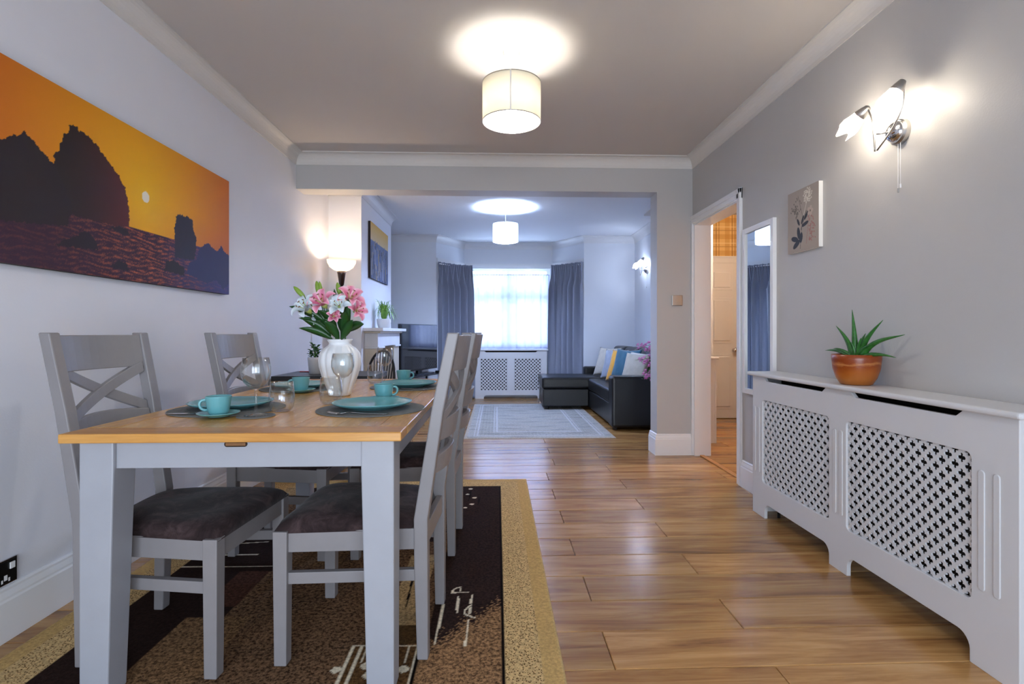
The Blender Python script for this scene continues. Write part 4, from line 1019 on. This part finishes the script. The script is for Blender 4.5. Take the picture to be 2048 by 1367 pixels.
for y in (-.04, .035):
    obj('rocker', bx(.009, .013, y+.008, y+.026, .05, .072), 'plastic_white', so, .001)
    for a in ((y-.012, y+.0, .016, .034), (y-.022, y-.016, .010, .022), (y+.004, y+.010, .010, .022)): obj('pin_hole', bx(.009, .0095, *a), 'plastic_white', so)

# ------------------------------------------------------------------ desk corner, spindle chair, floor lamp
dk = thing('desk', 'black rectangular desk standing against the left wall behind the dining table', 'desk', (-1.30, 4.14, 0))
obj('top', bx(-.36, .38, -.26, .26, .693, .73), 'black_ash', dk, .002)
for x in (-.345, .345): 
    for y in (-.24, .24): obj('leg', bx(x-.02, x+.02, y-.02, y+.02, .0005, .693), 'black_ash', dk, .001)
obj('back_panel', bx(-.325, .325, .22, .236, .35, .693), 'black_ash', dk)
jp = thing('jade_plant', 'small jade plant in a white pot on the black desk', 'plant', (-1.415, 4.10, .7305))
obj('pot', lathe(B(), [(.040, 0), (.044, .002), (.055, .11), (.056, .128), (.053, .130), (.051, .118), (.001, .118)], 28), 'pot_white', jp, smooth=True); obj('soil', disc(.05, .003), 'soil', jp).location = (0, 0, .119)
for k in range(9):
    a = R(40*k+15*(k % 3)); h = .04+.018*(k % 5); rr = .018+.012*(k % 4)
    tw = obj('branch', tube(B(), [(0, 0, .12), (rr*.5*math.cos(a), rr*.5*math.sin(a), .12+h*.6), (rr*math.cos(a), rr*math.sin(a), .12+h)], .003, 6), 'stem_green', jp)
    for j in range(5):
        b = a+R(75*j); p0 = Vector((rr*math.cos(a), rr*math.sin(a), .12+h-.008*j)); p1 = p0+Vector((.03*math.cos(b), .03*math.sin(b), .014))
        obj('leaf', leaf(B(), bez(p0, p0.lerp(p1, .3)+Vector((0, 0, .006)), p0.lerp(p1, .7)+Vector((0, 0, .004)), p1, 5), .021, .15), 'jade', tw, smooth=True, solid=.003)
tag(obj('pen', tube(B(), [(-.07, 0, .004), (.065, 0, .004), (.072, 0, .004)], [.004, .004, .001], 8), 'pen_red'), 'red pen lying on the black desk', 'pen').location = (-1.53, 4.28, .7305)
sp = thing('spindle_chair', 'black spindle-back chair in front of the fireplace', 'chair', (-1.20, 4.78, 0), R(-35))
obj('seat', lathe(B(), [(.19, .425), (.21, .432), (.215, .445), (.20, .455), (.001, .448)], 32), 'black_wood', sp, smooth=True)
for x, y in ((-.14, -.13), (.14, -.13), (.14, .13), (-.14, .13)): obj('leg', tube(B(), [(x, y, .43), (x*1.35, y*1.35, .011 if False else .0008)], [.017, .012], 10), 'black_wood', sp, smooth=True)
arc = [(-.19*math.cos(R(a))*1.0, .17+.05*math.sin(R(a)), .45+.43*math.sin(R(a))**.62) for a in range(0, 181, 9)]
obj('back_hoop', tube(B(), arc, .012, 8), 'black_wood', sp, smooth=True)
for k in range(-4, 5):
    x = k*.037; h = .45+.43*math.sqrt(max(0, 1-(x/.19)**2))**.62; obj('spindle', tube(B(), [(x*.75, .175, .445), (x, .17+.05*math.sqrt(max(0, 1-(x/.19)**2)), h)], .0062, 7), 'black_wood', sp, smooth=True)
fl_ = thing('floor_lamp', 'black floor lamp with a glowing glass bowl in the alcove', 'lamp', (-1.463, 4.95, 0))
obj('base', lathe(B(), [(.12, .0005), (.125, .008), (.11, .02), (.02, .03)], 36, capt=True), 'black_metal', fl_, smooth=True)
obj('pole', tube(B(), [(0, 0, .025), (0, 0, 1.50)], .010, 10), 'black_metal', fl_, smooth=True)
obj('socket_cone', lathe(B(), [(.012, 1.49), (.022, 1.50), (.036, 1.60), (.043, 1.628), (.001, 1.63)], 28), 'bronze', fl_, smooth=True)
obj('bowl', lathe(B(), [(.035, 1.629), (.07, 1.640), (.105, 1.665), (.128, 1.705), (.132, 1.735), (.130, 1.735), (.125, 1.706), (.102, 1.669), (.068, 1.645), (.03, 1.634)], 48), 'bowl_glass', fl_, smooth=True)
obj('bulb', lathe(B(), [(.012, 1.635), (.012, 1.655), (.024, 1.675), (.028, 1.69), (.022, 1.708), (.001, 1.716)], 18), 'bulb_lamp', fl_, smooth=True)
obj('switch_cord', tube(B(), bez((.012, -.004, 1.5), (.03, -.01, 1.44), (.012, -.01, 1.40), (.022, -.01, 1.36), 8), .002, 6), 'black_metal', fl_)

# ------------------------------------------------------------------ fireplace, spider plant, television
fp = thing('fireplace_surround', 'pale stone fireplace surround with a mantel shelf on the chimney breast', 'fireplace', (-1.36, 6.0, 0))
obj('mantel_shelf', bx(.0005, .205, -.68, .67, 1.066, 1.10), 'stone_light', fp, .004)
obj('bed_mould', bx(.0005, .165, -.63, .62, 1.045, 1.066), 'stone', fp, .004)
obj('frieze', bx(.0005, .135, -.60, .60, .905, 1.045), 'stone_light', fp, .003)
for y0, y1 in ((-.60, -.325), (.285, .60)):
    jb = obj('jamb', bx(.0005, .125, y0, y1, .0005, .885), 'stone', fp, .003)
    obj('capital', bx(.0005, .148, y0-.01, y1+.01, .885, .905), 'stone_light', jb, .004)
    obj('plinth', bx(.0005, .145, y0-.01, y1+.01, .0005, .12), 'stone_light', jb, .004)
obj('fire_back', bx(.0005, .02, -.325, .285, .0005, .905), 'dark_void', fp); obj('hearth', bx(.126, .42, -.66, .66, .0005, .04), 'stone', fp, .004)
spd = thing('spider_plant', 'spider plant trailing from a white pot on the mantel shelf', 'plant', (-1.255, 5.82, 1.1005))
obj('pot', lathe(B(), [(.055, 0), (.06, .003), (.075, .05), (.078, .10), (.075, .102), (.072, .09), (.001, .09)], 30), 'pot_white', spd, smooth=True)
for k in range(80):
    a = R(137.5*k); rr = .07+.10*random.random(); hh = .07+.13*random.random(); dr = random.choice((.02, -.03, -.09, .08))
    sx = .75 if math.cos(a) < 0 else 1
    s0 = Vector((.015*math.cos(a), .015*math.sin(a), .09)); e = Vector((rr*sx*math.cos(a), rr*math.sin(a), .09+hh+dr-.06))
    if e.z < .02: e.z = .02
    pk = Vector((rr*.5*sx*math.cos(a), rr*.5*math.sin(a), .09+hh+.05))
    obj('leaf', leaf(B(), bez(s0, s0+(pk-s0)*.8, pk+Vector((rr*.25*sx*math.cos(a), rr*.25*math.sin(a), 0)), e, 7), .0085, .3, prof=lambda t_: .6+.8*math.sin(math.pi*t_)*.5 if t_ < .95 else .2), 'spider_leaf', spd, smooth=True)
TVR = (-.885, 7.65); TVd = Vector((.36, .93, 0)).normalized(); ang = math.atan2(TVd.y, TVd.x)
tv = thing('television', 'black flat screen television angled in the corner past the fireplace', 'television', (TVR[0]-TVd.x*.5, TVR[1]-TVd.y*.5, .4805), ang)
obj('casing', bx(-.5, .5, -.012, .03, .055, .685), 'tv_plastic', tv, .004); obj('screen', bx(-.49, .49, -.0135, -.012, .075, .675), 'screen', tv)
obj('neck', bx(-.05, .05, -.01, .03, .01, .06), 'tv_plastic', tv); obj('foot', bx(-.24, .24, -.10, .12, 0, .012), 'tv_plastic', tv, .004)
ts = thing('tv_stand', 'black glass television stand in the alcove corner', 'stand', (TVR[0]-TVd.x*.5, TVR[1]-TVd.y*.5, 0), ang)
for z in (.05, .25, .468): obj('shelf', bx(-.48, .48, -.17, .16, z, z+.012), 'black_ash', ts, .002)
for x in (-.44, .44):
    for y in (-.14, .13): obj('leg', tube(B(), [(x, y, .0005), (x, y, .468)], .016, 10), 'chrome' if False else 'black_metal', ts, smooth=True)
M_ = Matrix.Translation(ts.location) @ Matrix.Rotation(ang, 4, 'Z')
o = tag(obj('set_top_box', bx(-.10, .10, -.03, .03, 0, .035), 'tv_plastic', None, .003), 'small black set-top box in front of the television', 'media box'); o.location = M_ @ Vector((.36, -.135, .4805)); o.rotation_euler = (0, 0, ang)

# ------------------------------------------------------------------ curtains
def curtain(name, label, path, z0, z1, folds, amp, m, head=.09, wid=1.0, seed=0, lean=0):
    P = [Vector((*p, 0)) for p in path]; L = [0]
    for a, b in zip(P, P[1:]): L.append(L[-1]+(b-a).length)
    xs_, ys_ = np.array([p.x for p in P]), np.array([p.y for p in P]); Ls = np.array(L)
    d = (P[-1]-P[0]).normalized(); nn = Vector((d.y, -d.x, 0)); tot = Ls[-1]
    def fn(U, V):
        s_ = U*tot; x = np.interp(s_, Ls, xs_); y = np.interp(s_, Ls, ys_); k = np.clip((1-V)/.18, 0, 1)
        low = np.sin(2*np.pi*folds*U+seed+.7*np.sin(3*U+seed)+lean*(1-V)*3)+.35*np.sin(2*np.pi*folds*2.1*U+1.3*seed)
        hd = np.sin(2*np.pi*folds*3.2*U+seed*2)
        off = amp*(.35+.65*k)*low*k+amp*.45*hd*(1-k*.85)
        sh = amp*.5*np.cos(2*np.pi*folds*U+seed)*k
        sw = wid*(.0+.10*(1-V))*(U-.5)*0
        return x+nn.x*off+d.x*(sh+sw), y+nn.y*off+d.y*(sh+sw), z0+(z1-z0)*V+.004*np.sin(U*40)*(V > .999)
    me = grid_mesh(name, 160, 60, fn); return tag(wrap(name, me, m, smooth=True, solid=.002), label, 'curtain')
cl = curtain('curtain', 'blue-grey curtain gathered on the left side of the bay window', [(-.895, 7.90), (-.62, 8.20), (-.40, 8.30)], .012, 2.12, 5, .058, 'curtain', seed=.4, lean=.5)
cr = curtain('curtain', 'blue-grey curtain gathered on the right side of the bay window', [(.865, 8.32), (1.05, 8.16), (1.30, 7.88)], .012, 2.13, 5, .058, 'curtain', seed=2.1, lean=-.6)
curtain('net_curtain', 'sheer white net curtain across the bay window', [(-.46, 8.50), (.86, 8.50)], .792, 2.0, 9, .012, 'net', seed=1.0)
rl = thing('curtain_rail', 'white curtain rail and pelmet board following the bay window', 'curtain rail', (0, 0, 0))
def strip(path, z0, z1, th):
    bm = B(); P = [Vector((*p, 0)) for p in path]
    for a, b in zip(P, P[1:]):
        d = (b-a).normalized(); n_ = Vector((-d.y, d.x, 0))*th
        prism(bm, [(a.x, a.y), (b.x, b.y), (b.x+n_.x, b.y+n_.y), (a.x+n_.x, a.y+n_.y)], 'z', z0, z1)
    return bm
obj('pelmet_board', strip([(1.318, 7.912), (.911, 8.545), (-.531, 8.545), (-.91, 7.912)], 2.10, 2.185, .012), 'white_satin', rl)
obj('rail', tube(B(), [(1.285, 7.885), (.85, 8.40), (-.44, 8.40), (-.88, 7.885)] and [(1.285, 7.90, 2.095), (.875, 8.43, 2.095), (-.49, 8.43, 2.095), (-.87, 7.90, 2.095)], .009, 8), 'white_gloss', rl)
obj('net_wire', tube(B(), [(-.46, 8.50, 1.995), (.86, 8.50, 1.995)], .004, 6), 'white_gloss', rl)

# ------------------------------------------------------------------ sofa with cushions and flowers
sf = thing('corner_sofa', 'black leather corner sofa with a chaise on the pale rug', 'sofa', (1.65, 6.65, 0))
def sp_(name, x0, x1, y0, y1, z0, z1, bev=.03, m='black_leather', par=None): return obj(name, bx(x0-1.65, x1-1.65, y0-6.65, y1-6.65, z0, z1), m, par or sf, bev, seg=3)
sp_('arm', 1.225, 2.09, 5.50, 5.70, .035, .585); sp_('arm', 1.30, 2.09, 7.70, 7.86, .035, .545)
sp_('back', 1.86, 2.09, 5.70, 7.70, .035, .80, .04)
sp_('base', 1.25, 1.86, 5.70, 7.70, .035, .27, .012); sp_('seat_cushion', 1.235, 1.88, 5.705, 7.03, .275, .43, .03)
for a in (5.72, 6.38, 7.04): sp_('back_cushion', 1.72, 1.92, a, a+.64, .43, .86, .06)
sp_('chaise_base', .625, 1.25, 7.03, 7.70, .05, .285, .015); sp_('chaise_cushion', .61, 1.66, 7.02, 7.70, .29, .445, .03)
for x, y in ((.68, 7.09), (.68, 7.64), (1.27, 5.56), (2.0, 5.56), (2.0, 7.78), (1.36, 7.78)): obj('foot', lathe(B(), [(.022, .0085), (.026, .05)], 14, capt=True), 'black_ash', sf).location = (x-1.65, y-6.65, 0)
obj('pull_strap', box(B(), -.003, .003, -.02, .02, -.22, 0, Matrix.Translation((.604-1.65, .50, .30)) @ Matrix.Rotation(R(8), 4, 'Y')), 'black_ash', sf)
def pillow(label, loc, rx, rz, m, s_=.42, th=.105):
    def fn(sign):
        def f(U, V):
            u, v = U*2-1, V*2-1; e = np.clip(1-u**2, 0, 1)**.5*np.clip(1-v**2, 0, 1)**.5
            pin = 1-.07*(1-np.abs(u))*np.abs(v)**2; pin2 = 1-.07*(1-np.abs(v))*np.abs(u)**2
            return s_/2*u*pin2*(1-.05*(1-v**2)*u**2), sign*(th/2*e**.8+.004*np.sin(9*u+3*v)*e), s_/2*v*pin*(1-.05*(1-u**2)*v**2)+s_/2
        return f
    bm = B()
    for sg in (1, -1): me = grid_mesh('p', 18, 18, fn(sg)); bm.from_mesh(me); bpy.data.meshes.remove(me)
    bmesh.ops.remove_doubles(bm, verts=bm.verts[:], dist=.0008)
    o = tag(obj('cushion', bm, m, smooth=True), label, 'cushion', 'scatter cushions on the sofa'); o.location = loc; o.rotation_euler = (R(rx), 0, R(rz)); return o
# the local y axis is the cushion's face; rx leans it back, rz turns it
for lb, x, y, rx, rz, m, s_ in (('beige cushion at the far end of the row on the black sofa', 1.47, 7.15, -20, -58, 'cush_beige', .42),
        ('grey-blue cushion between the far beige and the mustard cushions', 1.50, 6.78, -17, -56, 'cush_grey', .41),
        ('mustard yellow cushion in the middle of the row on the sofa', 1.49, 6.44, -19, -60, 'cush_mustard', .42),
        ('dark teal cushion between the mustard and the near stone cushion', 1.49, 6.20, -18, -62, 'cush_teal', .44),
        ('stone coloured cushion nearest the sofa arm', 1.545, 5.93, -18, -60, 'cush_stone', .40)):
    pillow(lb, (x, y, .435 if y < 7.03 else .45), rx, rz, m, s_)
pillow('white cushion standing behind the stone cushion on the sofa', (1.665, 5.95, .44), -10, -50, 'cush_cream', .39, .07)
fb = thing('flower_stand', 'pink flowering plant trailing beside the pillar in front of the sofa arm', 'plant', (1.605, 5.13, 0))
obj('stand', lathe(B(), [(.065, .0005), (.065, .015), (.02, .03), (.015, .55), (.08, .57), (.08, .585)], 24, capt=True), 'black_metal', fb, smooth=True)
obj('pot', lathe(B(), [(.05, .586), (.06, .59), (.075, .68), (.07, .68), (.001, .66)], 24), 'pot_white', fb, smooth=True)
rnd = random.Random(11)
for k in range(22):
    a = R(16.4*k); rr = .06+.07*rnd.random(); h = .54+.42*((k*7) % 22)/22; e = Vector((rr*math.cos(a)*1.05, rr*math.sin(a), h))
    e.x = min(e.x-.045, .0)
    st = obj('branch', tube(B(), bez((0, 0, .66), (0, 0, .78), Vector((e.x*.6, e.y*.6, max(h, .72)+.06)), e, 6), .0028, 6), 'stem_green', fb)
    for j in range(5):
        b = R(72*j+31*k); p0 = e+Vector((.03*math.cos(b), .03*math.sin(b), .02*math.sin(3*b))); p1 = p0+Vector((.045*math.cos(b), .045*math.sin(b), -.01+.02*rnd.random()))
        if j % 2 == 0: obj('leaf', leaf(B(), [p0, p0.lerp(p1, .3), p0.lerp(p1, .7), p1], .028, .2), 'bush_leaf', st, smooth=True)
        bm = B()
        for q in range(5):
            c_ = p0+Vector((0, 0, .012)); d_ = Vector((math.cos(R(72*q)), math.sin(R(72*q))*.6, .8*math.sin(R(72*q+40)))).normalized()*.021; leaf(bm, [c_, c_+d_*.35, c_+d_*.75, c_+d_], .019, .3)
        obj('blossom', bm, 'flower_pink', st, smooth=True)
